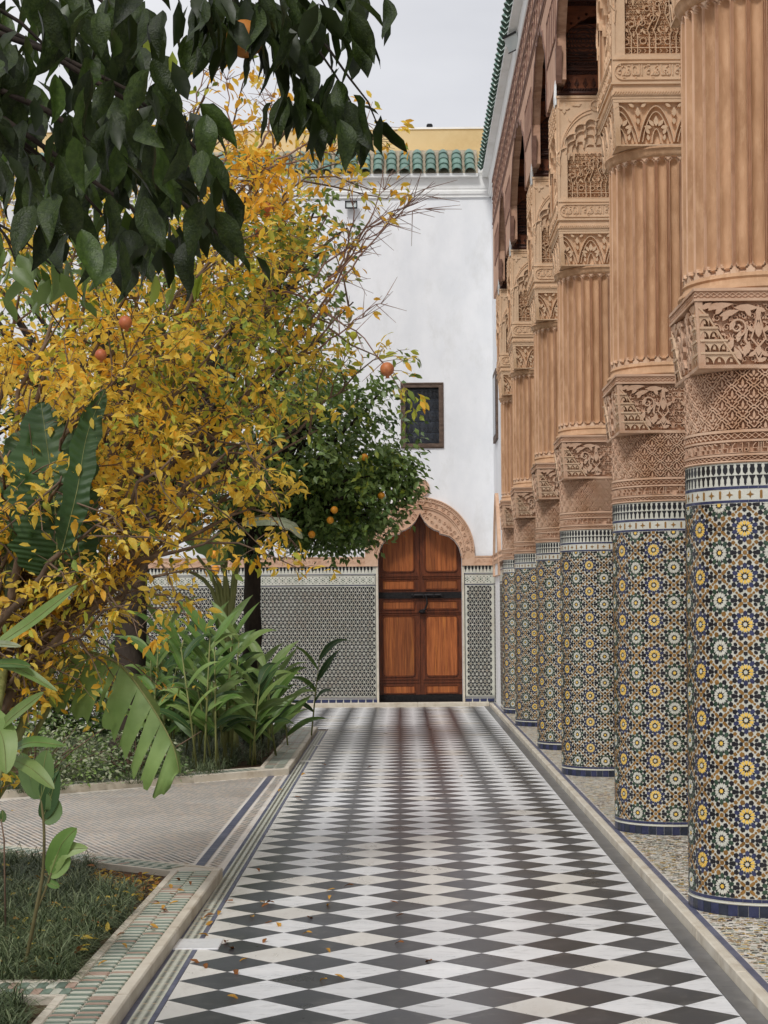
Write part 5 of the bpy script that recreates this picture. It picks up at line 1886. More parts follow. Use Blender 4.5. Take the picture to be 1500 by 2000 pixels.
def grass(name, poly, n_tufts, blades, L, skip=None, parent=None):
    P_, D_, S_, W_, M_ = [], [], [], [], []
    k = 0
    xs = [p[0] for p in poly]; ys = [p[1] for p in poly]
    tries = 0
    pos, ang, ln, hh, wd = [], [], [], [], []
    while k < n_tufts and tries < n_tufts * 30:
        tries += 1
        x, y = rnd.uniform(min(xs), max(xs)), rnd.uniform(min(ys), max(ys))
        if not in_poly(x, y, poly) or (skip and skip(x, y)): continue
        k += 1
        tl = L * rnd.uniform(.7, 1.25)
        for _ in range(blades):
            pos.append((x + rnd.gauss(0, .022), y + rnd.gauss(0, .022), .03))
            ang.append(rnd.uniform(0, 2 * PI)); ln.append(tl * rnd.uniform(.4, 1.05)); hh.append(rnd.uniform(.32, 1.15)); wd.append(rnd.uniform(.0035, .006))
    pos, ang, ln, hh, wd = map(np.array, (pos, ang, ln, hh, wd))
    tv = np.array(BL_V)
    N = len(pos)
    V = np.zeros((N, 7, 3))
    lx = tv[None, :, 0] * wd[:, None]
    out = tv[None, :, 1] * ln[:, None] * (1.5 - .6 * hh[:, None]).clip(.3, 1.2)
    z = tv[None, :, 2] * ln[:, None] * hh[:, None]
    c, s = np.cos(ang)[:, None], np.sin(ang)[:, None]
    V[:, :, 0] = pos[:, None, 0] + out * c - lx * s
    V[:, :, 1] = pos[:, None, 1] + out * s + lx * c
    V[:, :, 2] = pos[:, None, 2] + z
    F = np.array([(0, 1, 3, 2), (2, 3, 5, 4), (4, 5, 6, 6)])
    F = np.array([(0, 1, 3), (0, 3, 2), (2, 3, 5), (2, 5, 4), (4, 5, 6)])
    FF = (F[None] + (np.arange(N) * 7)[:, None, None]).reshape(-1, 3)
    o = link(name, mesh_np(name, V.reshape(-1, 3), FF, [M['grass'], M['grass2']], np.repeat((nr.rand(N) > .68).astype(int), 5)), parent)
    tag(o, kind='stuff')
    return o

M['grass2'] = mat('light_grass_blade', lin(104, 116, 82), lin(138, 148, 112), 14, 0.5, spec=0.35, trans=0.1)
bare = lambda x, y: ((x + 1.45) ** 2 / .28 ** 2 + (y - 9.65) ** 2 / .5 ** 2 < 1 and rnd.random() < .93) or rnd.random() < .35 * (math.sin(x * 9 + 1) * math.sin(y * 5) > .35)
grass('mondo_grass', [(-1.36, 6.98), (-1.36, 9.72), (-3.0, 10.95), (-3.3, 6.98)], 720, 76, .185, bare)
grass('mondo_grass', [(-1.34, 5.4), (-1.34, 6.62), (-2.3, 6.62), (-2.3, 5.4)], 190, 74, .16, lambda x, y: x > -1.42 and y > 6.35)
grass('mondo_grass', [(-1.40, 16.0), (-1.40, 21.7), (-4.5, 21.7), (-8, 18), (-8, 10.6), (-7.4, 10.6)], 2300, 34, .22, lambda x, y: x > -1.62 and y < 16.9)
# leaf litter in the near bed
N = 900
pp = []
while len(pp) < N:
    x, y = rnd.uniform(-2.6, -1.33), rnd.uniform(7.0, 10.3)
    dns = 1.0 if ((x + 1.5) ** 2 / .3 ** 2 + (y - 9.6) ** 2 / .6 ** 2 < 1) else .22
    if rnd.random() < dns and (y < 9.75 or x < -1.33 - (y - 9.75) * 1.3): pp.append((x, y, rnd.uniform(.034, .05) if dns == 1 else rnd.uniform(.05, .11)))
pp = np.array(pp)
dd = np.stack([nr.normal(size=N), nr.normal(size=N), nr.normal(size=N) * .25], 1)
mi = nr.choice(3, N, p=[.45, .35, .2])
bake('leaf_litter', LEAFN_V, LEAFN_F, pp, frame_from(dd, nr.uniform(-.6, .6, N)), nr.uniform(.04, .06, N), mi, [M['pom_yellow'], M['dry_leaf'], M['dry_brown']], None)

# fallen leaves on the paving
fl_px = [(628, 1493), (727, 1499), (904, 1518), (552, 1542), (836, 1427), (596, 1511), (575, 1557), (578, 1562), (655, 1739), (645, 1752), (760, 1765), (789, 1790), (644, 1769), (455, 1762), (510, 1764), (526, 1767), (536, 1765),
         (495, 1793), (532, 1802), (540, 1804), (520, 1836), (445, 1841), (485, 1874), (790, 1846), (637, 1856), (610, 1825), (460, 1896), (639, 1917), (653, 1908), (692, 1732), (844, 1882), (443, 1947), (502, 1698), (420, 1787), (600, 1794), (410, 1780), (430, 1781), (400, 1795), (415, 1801), (388, 1826), (448, 1853), (370, 1876), (402, 1884)]
lv = [leaf_grid(s, .2, .3, .5, 4) for s in (1, 2, 3)]
lvm = []
for v in lv:
    for m in ('dry_leaf', 'dry_brown'):
        b = MB(); b.add(*v); lvm.append(b.mesh('fallen_leaf', [m], True))
for i, (x, y) in enumerate(fl_px):
    Yf = CH * F_ / (y - VY)
    q = P(x, y, Yf)
    o = link('fallen_leaf', lvm[rnd.randrange(6)], None, (q.x, Yf, .012))
    o.rotation_euler = (rnd.uniform(-.15, .15), rnd.uniform(-.3, .3), rnd.uniform(0, 6.28))
    s = rnd.uniform(.045, .07); o.scale = (s, s, s)
    where = 'on the mosaic border strip' if x < 470 and y > 1760 and x < 436 else ('on the near left tiles of the marble walk' if x < 560 and y > 1690 else ('in the middle of the near marble walk' if y > 1690 else 'on the far half of the marble walk'))
    tag(o, 'small curled dry leaf lying ' + where, 'fallen leaf', 'dry leaves ' + where)
for i in range(16):
    yy = rnd.uniform(7, 9.6)
    o = link('fallen_leaf', lvm[rnd.randrange(6)], None, (-1.09 - rnd.uniform(0, .17), yy, .075))
    o.rotation_euler = (rnd.uniform(-.15, .15), rnd.uniform(-.3, .3), rnd.uniform(0, 6.28))
    s = rnd.uniform(.04, .06); o.scale = (s, s, s)
    tag(o, 'small dry leaf lying on the green tile rim of the near bed', 'fallen leaf', 'dry leaves on the green tile rim')

# ---------------------------------------------------------------- foreground orange tree (overhanging from the left)
t1 = empty('orange_tree', (-2.3, 3.3, 0))
tag(t1, 'nearest orange tree whose large dark leaves hang over the top left', 'tree')
W2 = lambda v: Vector(v) - Vector((-2.3, 3.3, 0))
b = MB(); b.tube(wob([W2((-2.3, 3.3, 0)), W2((-2.28, 3.3, .8)), W2((-2.22, 3.32, 1.6)), W2((-2.1, 3.4, 2.3)), W2((-1.9, 3.45, 3.2))], .02), [.13, .11, .10, .09, .06], 12)
b.build('trunk', 'bark_dark', t1, True)
polyA = [(-60, -60), (300, -60), (285, 20), (320, 80), (385, 170), (405, 220), (430, 310), (440, 385), (415, 440), (390, 470), (330, 490), (230, 500), (190, 460), (120, 460), (60, 400), (20, 330), (-60, 300)]
P1, D1, S1, M1 = [], [], [], []
while len(P1) < 390:
    x, y = rnd.uniform(-60, 470), rnd.uniform(-60, 510)
    if not in_poly(x, y, polyA): continue
    Y = rnd.uniform(3.1, 4.5)
    P1.append(P(x, y, Y)); 
    D1.append((rnd.gauss(.12, .35), rnd.gauss(-.1, .4), -1.0 + rnd.uniform(-.1, .5)))
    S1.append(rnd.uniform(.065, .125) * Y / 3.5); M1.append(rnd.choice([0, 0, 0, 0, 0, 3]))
for (x, y, n_) in ((400, 0, 16), (440, 10, 12), (500, 0, 12), (550, 10, 12), (600, 0, 8), (650, 5, 5), (690, 0, 4), (560, 100, 5), (590, 150, 6), (650, 150, 4), (670, 190, 5), (620, 190, 3), (370, 10, 8), (455, 55, 7), (505, 60, 6), (575, 60, 8), (625, 60, 6), (560, 190, 4), (600, 205, 4), (655, 225, 4), (700, 230, 3), (680, 60, 2), (730, -10, 3)):
    for _ in range(n_):
        Y = rnd.uniform(3.3, 3.7)
        P1.append(P(x + rnd.gauss(0, 22), y + rnd.gauss(0, 16), Y)); D1.append((rnd.gauss(.2, .5), rnd.gauss(0, .3), -1)); S1.append(rnd.uniform(.078, .108)); M1.append(0)
for (x, y, dx, dz, s) in ((700, 205, .9, -.35, .045), (730, 235, .8, -.75, .07), (745, 255, .85, -.65, .07), (640, 185, .05, -1, .10), (665, 200, .3, -1, .10), (715, 240, .1, -1, .065), (690, 220, .1, -1, .085), (575, 175, .05, -1, .09), (455, 485, .5, -.6, .06), (500, 500, .5, -.75, .06)):
    P1.append(P(x, y, 3.5)); D1.append((dx, -.1, dz)); S1.append(s); M1.append(0)
for _ in range(46):      # lighter leaves low on the left
    x, y = rnd.uniform(-30, 185), rnd.uniform(430, 600)
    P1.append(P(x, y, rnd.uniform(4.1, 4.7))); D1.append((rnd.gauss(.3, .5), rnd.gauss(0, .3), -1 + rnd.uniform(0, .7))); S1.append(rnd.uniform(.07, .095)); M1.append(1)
for _ in range(14):
    x, y = rnd.choice([(300, 60), (320, 90), (290, 430), (390, 520), (330, 540)])
    P1.append(P(x + rnd.gauss(0, 15), y + rnd.gauss(0, 12), 4.2)); D1.append((rnd.gauss(.2, .4), 0, -1)); S1.append(rnd.uniform(.06, .085)); M1.append(2)
P1 = [W2(p) for p in P1]
# crown above and outside the picture, which shades the hanging part
for _ in range(900):
    x, y, z = rnd.gauss(-2.0, .6), rnd.gauss(3.4, .6), rnd.gauss(3.4, .45)
    lim = 1.5 + .345 * y + .25
    if z < max(lim, 2.4): z = max(lim, 2.4) + abs(rnd.gauss(0, .4))
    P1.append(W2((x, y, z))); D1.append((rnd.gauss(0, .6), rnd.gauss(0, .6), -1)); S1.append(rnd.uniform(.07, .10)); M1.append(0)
P1 = np.array([tuple(p) for p in P1]); D1 = np.array(D1); S1 = np.array(S1); M1 = np.array(M1)
t1w = P1 + np.array([-2.3, 3.3, 0])
near_var = [leaf_grid(s, .215, .12 + .06 * s, .42, 9) for s in range(5)]
# singles are scored in world space, so shift in and out of the tree's own frame
def place_world(parent, off, *a, **k):
    names = set(o.name for o in bpy.data.objects)
    a = list(a)
    a[4] = a[4] + off
    place_leaves(parent, *a, **k)
    for o in parent.children:
        if o.name not in names:
            if len(o.data.vertices) and o.matrix_world.translation.length > 0 and 'kind' not in o:
                pass
    return names

def place_for(parent, loc, lname, sname, variants, low, posW, dirs, size, mi, mats, nsingle=300, roll=None):
    """leaves given in world space, stored relative to a tree standing at loc"""
    before = set(o.name for o in parent.children)
    place_leaves(parent, lname, sname, variants, low, posW, dirs, size, mi, mats, nsingle, roll)
    for o in parent.children:
        if o.name in before: continue
        # objects were given world coordinates while the parent is moved: express them locally
        o.matrix_parent_inverse = Matrix.Translation(-Vector(loc))
        if 'kind' not in o.keys():
            pass

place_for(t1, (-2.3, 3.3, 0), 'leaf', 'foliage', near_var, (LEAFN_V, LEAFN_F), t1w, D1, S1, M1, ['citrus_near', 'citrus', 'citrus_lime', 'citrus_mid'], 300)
b = MB()
for tgt in ((120, 120), (260, 60), (330, 250), (420, 330), (200, 420), (440, 470), (60, 300), (330, 480)):
    p3 = W2(P(tgt[0], tgt[1], 3.7)); p0 = W2((-2.0, 3.45, 2.75))
    pts = wob(bezier(p0, p0 + Vector((.4, 0, .25)), p3 + Vector((-.2, 0, .25)), p3, 10), .008)
    b.tube(pts, list(np.linspace(.014, .003, len(pts))), 6)
for tgt in ((560, 110), (740, 250), (470, 40), (640, 20), (700, 230)):
    p3 = W2(P(tgt[0], tgt[1], 3.5)); p0 = W2(P(330, -160, 3.5))
    pts = wob(bezier(p0, p0 + Vector((.1, 0, .02)), p3 + Vector((-.06, 0, .14)), p3, 10), .003)
    b.tube(pts, list(np.linspace(.006, .0015, len(pts))), 6)
p0 = W2(P(-30, 430, 4.4))
for tgt in ((170, 590), (120, 640), (60, 560)):
    p3 = W2(P(tgt[0], tgt[1], 4.4)); b.tube(bezier(p0, p0 + Vector((.06, 0, 0)), p3 + Vector((-.05, 0, .06)), p3, 8), list(np.linspace(.004, .0015, 9)), 5)
b.build('branch', 'bark_dark', t1, True)

def fruit(parent, loc, r, mname, name, calyx=False, off=(0, 0, 0)):
    b = MB()
    prof = [(0, -r)] + [(r * math.sin(a), -r * math.cos(a)) for a in np.linspace(.2, PI - .15, 11)] + [(0, r * .97)]
    if calyx: prof = [(.12 * r, -r * 1.18), (.36 * r, -r * 1.3), (.24 * r, -r * 1.1), (.28 * r, -r * .98)] + prof[2:]
    b.lathe(prof, 16)
    o = b.build(name, mname, parent, True)
    o.location = Vector(loc) - Vector(off)
    o.rotation_euler = (rnd.uniform(-.2, .2), rnd.uniform(-.2, .2), rnd.random())
    return o

fruit(t1, P(478, 76, 3.42), .036, 'fruit_shaded', 'orange', off=(-2.3, 3.3, 0))

# ---------------------------------------------------------------- yellow pomegranate
BO = Vector((-2.75, 9.1, 0))
t2 = empty('pomegranate_tree', BO)
tag(t2, 'wide pomegranate tree with yellow autumn leaves and spreading bare stems', 'tree')
br = MB(); tw = MB()
LP, LD, LS, LM = [], [], [], []

def pick_m(px, py):
    r = rnd.random()
    if px > 620 and py < 640: pr = (.3, .45, .15, .10)
    elif px > 400 and py < 420: pr = (.36, .50, .08, .06)
    elif px > 440 and py < 830: pr = (.34, .08, .30, .28)
    elif px > 300 and py < 830: pr = (.54, .12, .20, .14)
    else: pr = (.64, .16, .13, .07)
    a = 0
    for i, p in enumerate(pr):
        a += p
        if r < a: return i
    return 0

def add_leaves_at(p, d, n, spread=.05, size=(.034, .074)):
    px = VX + p.x * F_ / p.y; py = VY - (p.z - CH) * F_ / p.y
    m0 = pick_m(px, py)
    for _ in range(n):
        q = p + Vector((rnd.gauss(0, spread), rnd.gauss(0, spread), rnd.gauss(0, spread)))
        dr_ = Vector((rnd.gauss(0, .8), rnd.gauss(0, .8), rnd.gauss(-.45, .6))) + d * .5
        LP.append(tuple(q)); LD.append(tuple(dr_)); LS.append(rnd.uniform(*size)); LM.append(m0 if rnd.random() < .7 else pick_m(px, py))

limbs = [  # px, py, Y, leafiness
    (560, 250, 9.6, .9), (470, 240, 9.8, .8), (400, 190, 9.4, .35), (620, 330, 9.9, .7), (520, 330, 9.2, 1), (640, 420, 10.0, .6), (330, 330, 9.6, 1), (600, 520, 10.2, 1),
    (180, 420, 9.0, 1), (60, 480, 9.3, 1), (-40, 620, 8.9, 1), (420, 500, 9.0, 1), (300, 620, 8.6, 1), (620, 650, 10.0, .9), (680, 760, 10.1, .7), (560, 760, 9.3, 1), (450, 640, 8.8, 1),
    (200, 760, 8.4, 1), (60, 760, 8.6, 1), (620, 840, 9.6, .7), (480, 860, 9.0, 1), (350, 880, 8.5, 1), (500, 990, 9.2, .9), (430, 1040, 8.8, 1), (330, 1120, 8.6, 1), (260, 1180, 8.4, .9), (120, 930, 8.3, 1), (20, 880, 8.5, 1), (220, 1010, 8.2, .9), (380, 740, 10.4, 1), (150, 600, 10.2, 1), (250, 480, 10.2, 1), (30, 340, 9.8, .9), (30, 1060, 8.8, .8), (120, 1240, 8.8, .9), (690, 590, 10.0, .6), (40, 1250, 8.9, .6), (480, 430, 10, 1)]
for (x, y, Y, lf) in limbs:
    if y > 1100: lf *= .35
    elif y > 860: lf *= .7
    tgt = P(x, y, Y)
    st0 = BO + Vector((rnd.uniform(-.12, .12), rnd.uniform(-.12, .12), .02))
    rise = Vector((.35 + .1 * rnd.random(), 0, 1.0)) * (.8 + .4 * rnd.random())
    p1 = st0 + rise + Vector((rnd.gauss(0, .12), rnd.gauss(0, .1), 0))
    dv = (tgt - p1)
    p2 = tgt - dv * .35 + Vector((0, 0, .25 * rnd.uniform(.3, 1.2)))
    pts = wob(bezier(st0, p1, p2, tgt, 16), .022)
    L = sum((pts[i + 1] - pts[i]).length for i in range(16))
    r0 = (.044 if (y > 840 and y < 1130) else .026) * rnd.uniform(.6, 1.25)
    br.tube([p - BO for p in pts], list(np.linspace(r0, .004, 17)), 7)
    for k in range(12):
        t = rnd.uniform(.36, 1.0)
        i = min(15, int(t * 16)); p = pts[i].lerp(pts[i + 1], t * 16 - i)
        dirv = (pts[i + 1] - pts[i]).normalized()
        side = Vector((rnd.gauss(0, 1), rnd.gauss(0, 1), rnd.gauss(.1, .9))).normalized()
        sd_ = (dirv * .7 + side).normalized()
        sl_ = rnd.uniform(.22, .55)
        q = wob([p, p + sd_ * sl_ * .35, p + sd_ * sl_ * .7 + Vector((0, 0, -.02)), p + sd_ * sl_ + Vector((0, 0, -.06))], .015)
        br.tube([v - BO for v in q], [.006, .005, .0035, .002], 5, 0, False)
        for m_ in range(5):
            tt = rnd.uniform(.25, 1); a = q[min(2, int(tt * 3))].lerp(q[min(3, int(tt * 3) + 1)], tt * 3 % 1)
            sd2 = (sd_ * .5 + Vector((rnd.gauss(0, 1), rnd.gauss(0, 1), rnd.gauss(0, .8))).normalized()).normalized()
            e = a + sd2 * rnd.uniform(.08, .2)
            tw.tube([a - BO, (a + e) / 2 - BO + Vector((0, 0, .01)), e - BO], [.0022, .0018, .001], 3, 0, False)
            n_ = int(8.2 * lf + rnd.random())
            add_leaves_at(a.lerp(e, .5), sd2, n_ // 2, .022)
            add_leaves_at(e, sd2, n_ - n_ // 2, .022)
# bare upright shoots and arching shoot carrying the fruit
shoots = [((590, 660, 9.8), (690, 520, 9.8), (750, 420, 9.7), (850, 357, 9.7), .05), ((560, 580, 9.8), (660, 520, 9.8), (730, 400, 9.8), (855, 388, 9.8), .05),
          ((640, 560, 9.9), (690, 480, 9.9), (720, 405, 9.9), (860, 415, 9.9), .04), ((610, 620, 9.9), (680, 520, 9.8), (725, 420, 9.8), (770, 330, 9.8), .05),
          ((600, 600, 9.9), (690, 520, 9.8), (700, 420, 9.8), (680, 345, 9.8), .12), ((560, 620, 9.8), (640, 560, 9.8), (720, 460, 9.8), (810, 390, 9.7), .04),
          ((560, 700, 9.8), (650, 690, 9.8), (720, 590, 9.8), (760, 575, 9.8), .1), ((520, 560, 9.6), (620, 590, 9.6), (730, 660, 9.6), (800, 775, 9.6), .35),
          ((350, 330, 9.4), (370, 240, 9.4), (400, 160, 9.4), (410, 90, 9.4), .5), ((430, 330, 9.4), (460, 270, 9.4), (440, 200, 9.4), (445, 125, 9.4), .3), ((500, 300, 9.5), (540, 250, 9.5), (530, 190, 9.5), (530, 180, 9.5), .4),
          ((500, 330, 9.5), (600, 290, 9.5), (680, 230, 9.5), (750, 240, 9.5), .9), ((450, 360, 9.5), (560, 320, 9.5), (660, 280, 9.5), (760, 265, 9.5), .5)]
for a0, a1, a2, a3, lf in shoots:
    q = [P(*a0), P(*a1), P(*a2), P(*a3)]
    pts = wob(bezier(*q, 14), .008)
    tw.tube([p - BO for p in pts], list(np.linspace(.0075, .0015, 15)), 5, 1)
    for k in range(20):
        i = rnd.randint(3, 13); p = pts[i]
        dv = (pts[i + 1] - pts[i]).normalized()
        sd2 = (dv + Vector((rnd.gauss(0, .9), rnd.gauss(0, .5), rnd.gauss(.1, .9)))).normalized()
        e = p + sd2 * rnd.uniform(.06, .22)
        tw.tube([p - BO, e - BO], [.0028, .0012], 3, 1, False)
        if rnd.random() < lf: add_leaves_at(e, sd2, 4, .02)
for _ in range(7): add_leaves_at(P(815 + rnd.gauss(0, 18), 775 + rnd.gauss(0, 12), 9.6), Vector((0, 0, -1)), 3, .015)
for _ in range(330):
    x_, y_ = rnd.gauss(500, 90), rnd.uniform(300, 820)
    if x_ > 560 + (y_ - 300) * .18 and rnd.random() < .8: continue
    c_ = P(x_, y_, rnd.uniform(8.9, 10.2))
    d_ = Vector((rnd.gauss(.4, .6), rnd.gauss(0, .5), rnd.gauss(0, .5))).normalized()
    tw.tube([c_ - d_ * .16 - BO, c_ - BO, c_ + d_ * .1 - BO], [.003, .002, .001], 3, 0, False)
    add_leaves_at(c_, d_, 6, .04); add_leaves_at(c_ + d_ * .1, d_, 4, .03)
for _ in range(150):
    c_ = P(rnd.uniform(-20, 380), rnd.uniform(420, 900), rnd.uniform(8.4, 9.8))
    d_ = Vector((rnd.gauss(.4, .6), rnd.gauss(0, .5), rnd.gauss(0, .5))).normalized()
    tw.tube([c_ - d_ * .16 - BO, c_ - BO, c_ + d_ * .1 - BO], [.003, .002, .001], 3, 0, False)
    add_leaves_at(c_, d_, 7, .04); add_leaves_at(c_ + d_ * .1, d_, 4, .03)
br.build('stem', 'bark', t2, True)
tw.build('twig', ['twig', 'twig_red'], t2)
LP, LD, LS, LM = np.array(LP), np.array(LD), np.array(LS), np.array(LM)
place_for(t2, BO, 'leaf', 'foliage', [leaf_grid(s, .21 + .02 * s, .1 + .14 * s, .25, 4) for s in range(4)], (LEAFN_V, LEAFN_F), LP, LD, LS, LM, ['pom_yellow', 'pom_orange', 'pom_lime', 'pom_green'], 300)
for (x, y, Y, r, m) in ((756, 721, 9.55, .038, 'fruit_pom'), (512, 455, 9.3, .037, 'fruit_red'), (522, 408, 9.4, .035, 'fruit_red'), (245, 630, 8.4, .032, 'fruit_red'), (197, 693, 8.4, .028, 'fruit_red'), (583, 468, 9.6, .024, 'citrus_lime'), (690, 655, 9.7, .022, 'pom_lime')):
    fruit(t2, P(x, y, Y), r, m, 'pomegranate', True, BO)
print('pom leaves', len(LP))

# ---------------------------------------------------------------- orange trees of the far bed
def citrus_tree(base, label, trunk_r, crown, nclus, per, fruits, lean=0.0, mats=('citrus', 'citrus_dark', 'citrus_lime'), single=300, split=2.15):
    base = Vector(base)
    root = empty('orange_tree', base)
    tag(root, label, 'tree', 'orange trees in the large bed')
    b = MB()
    top = base + Vector((lean, 0, split))
    pts = wob([base + (top - base) * t for t in np.linspace(0, 1, 8)], .012)
    b.tube([p - base for p in pts], list(np.linspace(trunk_r * 1.15, trunk_r * .85, 8)), 14)
    b.build('trunk', 'bark_dark', root, True)
    lb = MB()
    Pn, Dn, Sn, Mn = [], [], [], []
    cl = []
    for (c, rad, wgt) in crown:
        c = Vector(c)
        for _ in range(int(nclus * wgt)):
            d = Vector((rnd.gauss(0, 1), rnd.gauss(0, 1), rnd.gauss(0, 1))).normalized()
            rr = rnd.random() ** .35
            p = c + Vector((d.x * rad[0], d.y * rad[1], d.z * rad[2])) * rr * (1 + .12 * math.sin(d.x * 7 + d.z * 5))
            cl.append((p, d, rr))
    for i, (p, d, rr) in enumerate(cl):
        if i % 7 == 0:
            q = wob(bezier(pts[-1], pts[-1] + Vector((0, 0, .4)), p - d * .3, p, 8), .02)
            lb.tube([v - base for v in q], list(np.linspace(trunk_r * .6, .005, 9)), 7, 0, False)
        dark = 1 if rnd.random() < .15 else 0
        if rnd.random() < .16 and d.z > -.2: dark = 2
        for _ in range(per):
            q = p + Vector((rnd.gauss(0, .07), rnd.gauss(0, .07), rnd.gauss(0, .06)))
            Pn.append(tuple(q)); Dn.append((d.x * .7 + rnd.gauss(0, .6), d.y * .7 + rnd.gauss(0, .6), -.45 + rnd.gauss(0, .45))); Sn.append(rnd.uniform(.07, .105))
            Mn.append(dark if rnd.random() < .8 else rnd.choice([0, 1]))
    lb.build('branch', 'bark_dark', root, True)
    Pn, Dn, Sn, Mn = np.array(Pn), np.array(Dn), np.array(Sn), np.array(Mn)
    place_for(root, base, 'leaf', 'foliage', [leaf_grid(s, .24, .2, .25, 3) for s in range(3)], (LEAF4_V, LEAF4_F), Pn, Dn, Sn, Mn, list(mats), single)
    for (x, y, Y) in fruits:
        fruit(root, P(x, y, Y), .038, 'fruit_orange', 'orange', False, base)
    return root

B3 = P(495, 1440, 19.3); B3.z = 0
citrus_tree(B3, 'round green orange tree with hanging fruit left of the wooden door', .10,
            [(P(620, 900, 19.2), (1.05, 1.0, 1.0), 1.0), (P(500, 980, 19.2), (.95, .9, .62), .55), (P(690, 960, 19.0), (.66, .7, .62), .4), (P(610, 790, 19.3), (.6, .7, .5), .3), (P(640, 1040, 19.2), (.62, .6, .24), .3), (P(760, 930, 19.0), (.32, .35, .28), .14)], 430, 11,
            [(653, 996, 18.25), (609, 1044, 18.4), (712, 893, 18.4), (745, 968, 18.6), (645, 1016, 18.4)])
B4 = P(245, 1476, 16.9); B4.z = 0
citrus_tree(B4, 'tall orange tree with thick dark trunk behind the yellow pomegranate', .155,
            [(P(330, 760, 17.2), (1.9, 1.2, 1.2), 1.0), (P(570, 560, 17.4), (.6, .8, .85), .2), (P(450, 520, 17.4), (.9, .9, .75), .25), (P(120, 620, 17.2), (1.3, 1.0, 1.3), .5), (P(620, 460, 17.3), (.3, .4, .5), .07)], 360, 9,
            [(421, 1112, 16.2), (418, 1083, 16.2)], lean=.1, split=2.0, mats=('citrus', 'pom_green', 'citrus_lime'))
citrus_tree((-5.4, 18.6, 0), 'dense orange tree half hidden at the left edge behind the yellow leaves', .13,
            [((-5.2, 18.6, 3.3), (1.9, 1.3, 1.7), 1.0), ((-4.2, 18.8, 2.2), (1.1, .9, .8), .35)], 420, 10, [], mats=('citrus', 'citrus_dark', 'citrus_lime'), single=0)

# ---------------------------------------------------------------- broad and lance-shaped leaves
def blade_mesh(name, path, width, m, parent, normal=None, fold=.15, ripple=0.0, tear=None, prof=None, nx=4, label=None):
    """leaf blade along a 3-D midrib; width at its widest"""
    pts = [Vector(p) for p in path]
    n = len(pts) - 1
    b = MB()
    vs = []
    for i, p in enumerate(pts):
        t = i / n
        tan = (pts[min(i + 1, n)] - pts[max(i - 1, 0)]).normalized()
        nn = (normal or Vector((0, -1, .4)))
        side = tan.cross(nn)
        side = side.normalized() if side.length > 1e-3 else Vector((1, 0, 0))
        up = side.cross(tan).normalized()
        w = (prof(t) if prof else (math.sin(PI * min(1, max(0, t)) ** .8) ** .7)) * width / 2
        w = max(w, .0015)
        for k in range(-nx, nx + 1):
            s_ = k / nx
            wl_ = w
            if tear and abs(s_) > .5: wl_ = w * (1 - .10 * (1 + math.sin(t * tear + (3 if s_ > 0 else 0))))
            vs.append(p + side * wl_ * s_ + up * (abs(s_) * w * fold + ripple * math.sin(t * n * 1.26 - abs(s_) * 5) * min(1, abs(s_) * 4)))
    c = 2 * nx + 1
    fs = [(i * c + k, i * c + k + 1, (i + 1) * c + k + 1, (i + 1) * c + k) for i in range(n) for k in range(c - 1)]
    b.add(vs, fs)
    # raised midrib
    b.tube([p + Vector((0, -.001, 0)) for p in pts], [max(.0012, width * .018 * (1 - i / (n + 1))) for i in range(n + 1)], 5, 1, False)
    return b.build(name, [m, 'stalk'], parent, True, label=label)

def banana_wave(name):
    """adds fine side-vein relief to a leaf material"""
    m = M[name]
    n, l = m.node_tree.nodes, m.node_tree.links
    return m

# banana plant at the left edge
BB = Vector((-2.75, 8.2, 0))
bn = empty('banana_plant', BB)
tag(bn, 'banana plant at the left edge with one broad pleated leaf and one arching leaf', 'plant')
pl = lambda L_: [Vector(P(*p)) - BB for p in L_]

def smooth_path(cp, n=28):
    cp = [Vector(c) for c in cp]
    out = []
    m = len(cp) - 1
    for i in range(n + 1):
        t = i / n * m; k = min(m - 1, int(t)); f = t - k
        p0, p1, p2, p3 = cp[max(k - 1, 0)], cp[k], cp[k + 1], cp[min(k + 2, m)]
        out.append(.5 * ((2 * p1) + (-p0 + p2) * f + (2 * p0 - 5 * p1 + 4 * p2 - p3) * f * f + (-p0 + 3 * p1 - 3 * p2 + p3) * f ** 3))
    return out

broad = lambda t: min(1, (t * 5) ** .6) * min(1, ((1 - t) * 3.2) ** .7)
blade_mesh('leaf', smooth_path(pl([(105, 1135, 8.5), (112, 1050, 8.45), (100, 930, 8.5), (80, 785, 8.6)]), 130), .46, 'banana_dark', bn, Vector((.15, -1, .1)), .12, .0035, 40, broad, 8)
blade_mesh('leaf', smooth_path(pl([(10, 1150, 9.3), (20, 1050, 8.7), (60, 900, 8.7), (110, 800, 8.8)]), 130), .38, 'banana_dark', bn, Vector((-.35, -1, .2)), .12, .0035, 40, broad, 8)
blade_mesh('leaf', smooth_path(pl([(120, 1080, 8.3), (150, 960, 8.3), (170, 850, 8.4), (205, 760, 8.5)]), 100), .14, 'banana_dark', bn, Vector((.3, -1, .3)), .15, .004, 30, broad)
b = MB()
b.tube(smooth_path([(0, 0, 0)] + pl([(-60, 1500, 8.1), (20, 1260, 9.0), (105, 1135, 9.1)]), 16), list(np.linspace(.05, .012, 17)), 8)
b.tube(smooth_path([(.05, -.05, 0)] + pl([(-60, 1480, 8.0), (10, 1290, 9.1), (10, 1150, 9.3)]), 16), list(np.linspace(.045, .012, 17)), 8)
b.build('stalk', 'stalk', bn, True)

BB2 = Vector((-2.35, 8.35, 0))
b2 = empty('banana_plant', BB2)
tag(b2, 'arching torn banana leaf drooping over the mosaic path', 'plant')
pl2 = lambda L_: [Vector(P(*p)) - BB2 for p in L_]
mid = smooth_path(pl2([(125, 1288, 9.0), (175, 1274, 8.95), (235, 1300, 8.85), (290, 1370, 8.75), (335, 1450, 8.7), (350, 1508, 8.7)]), 40)
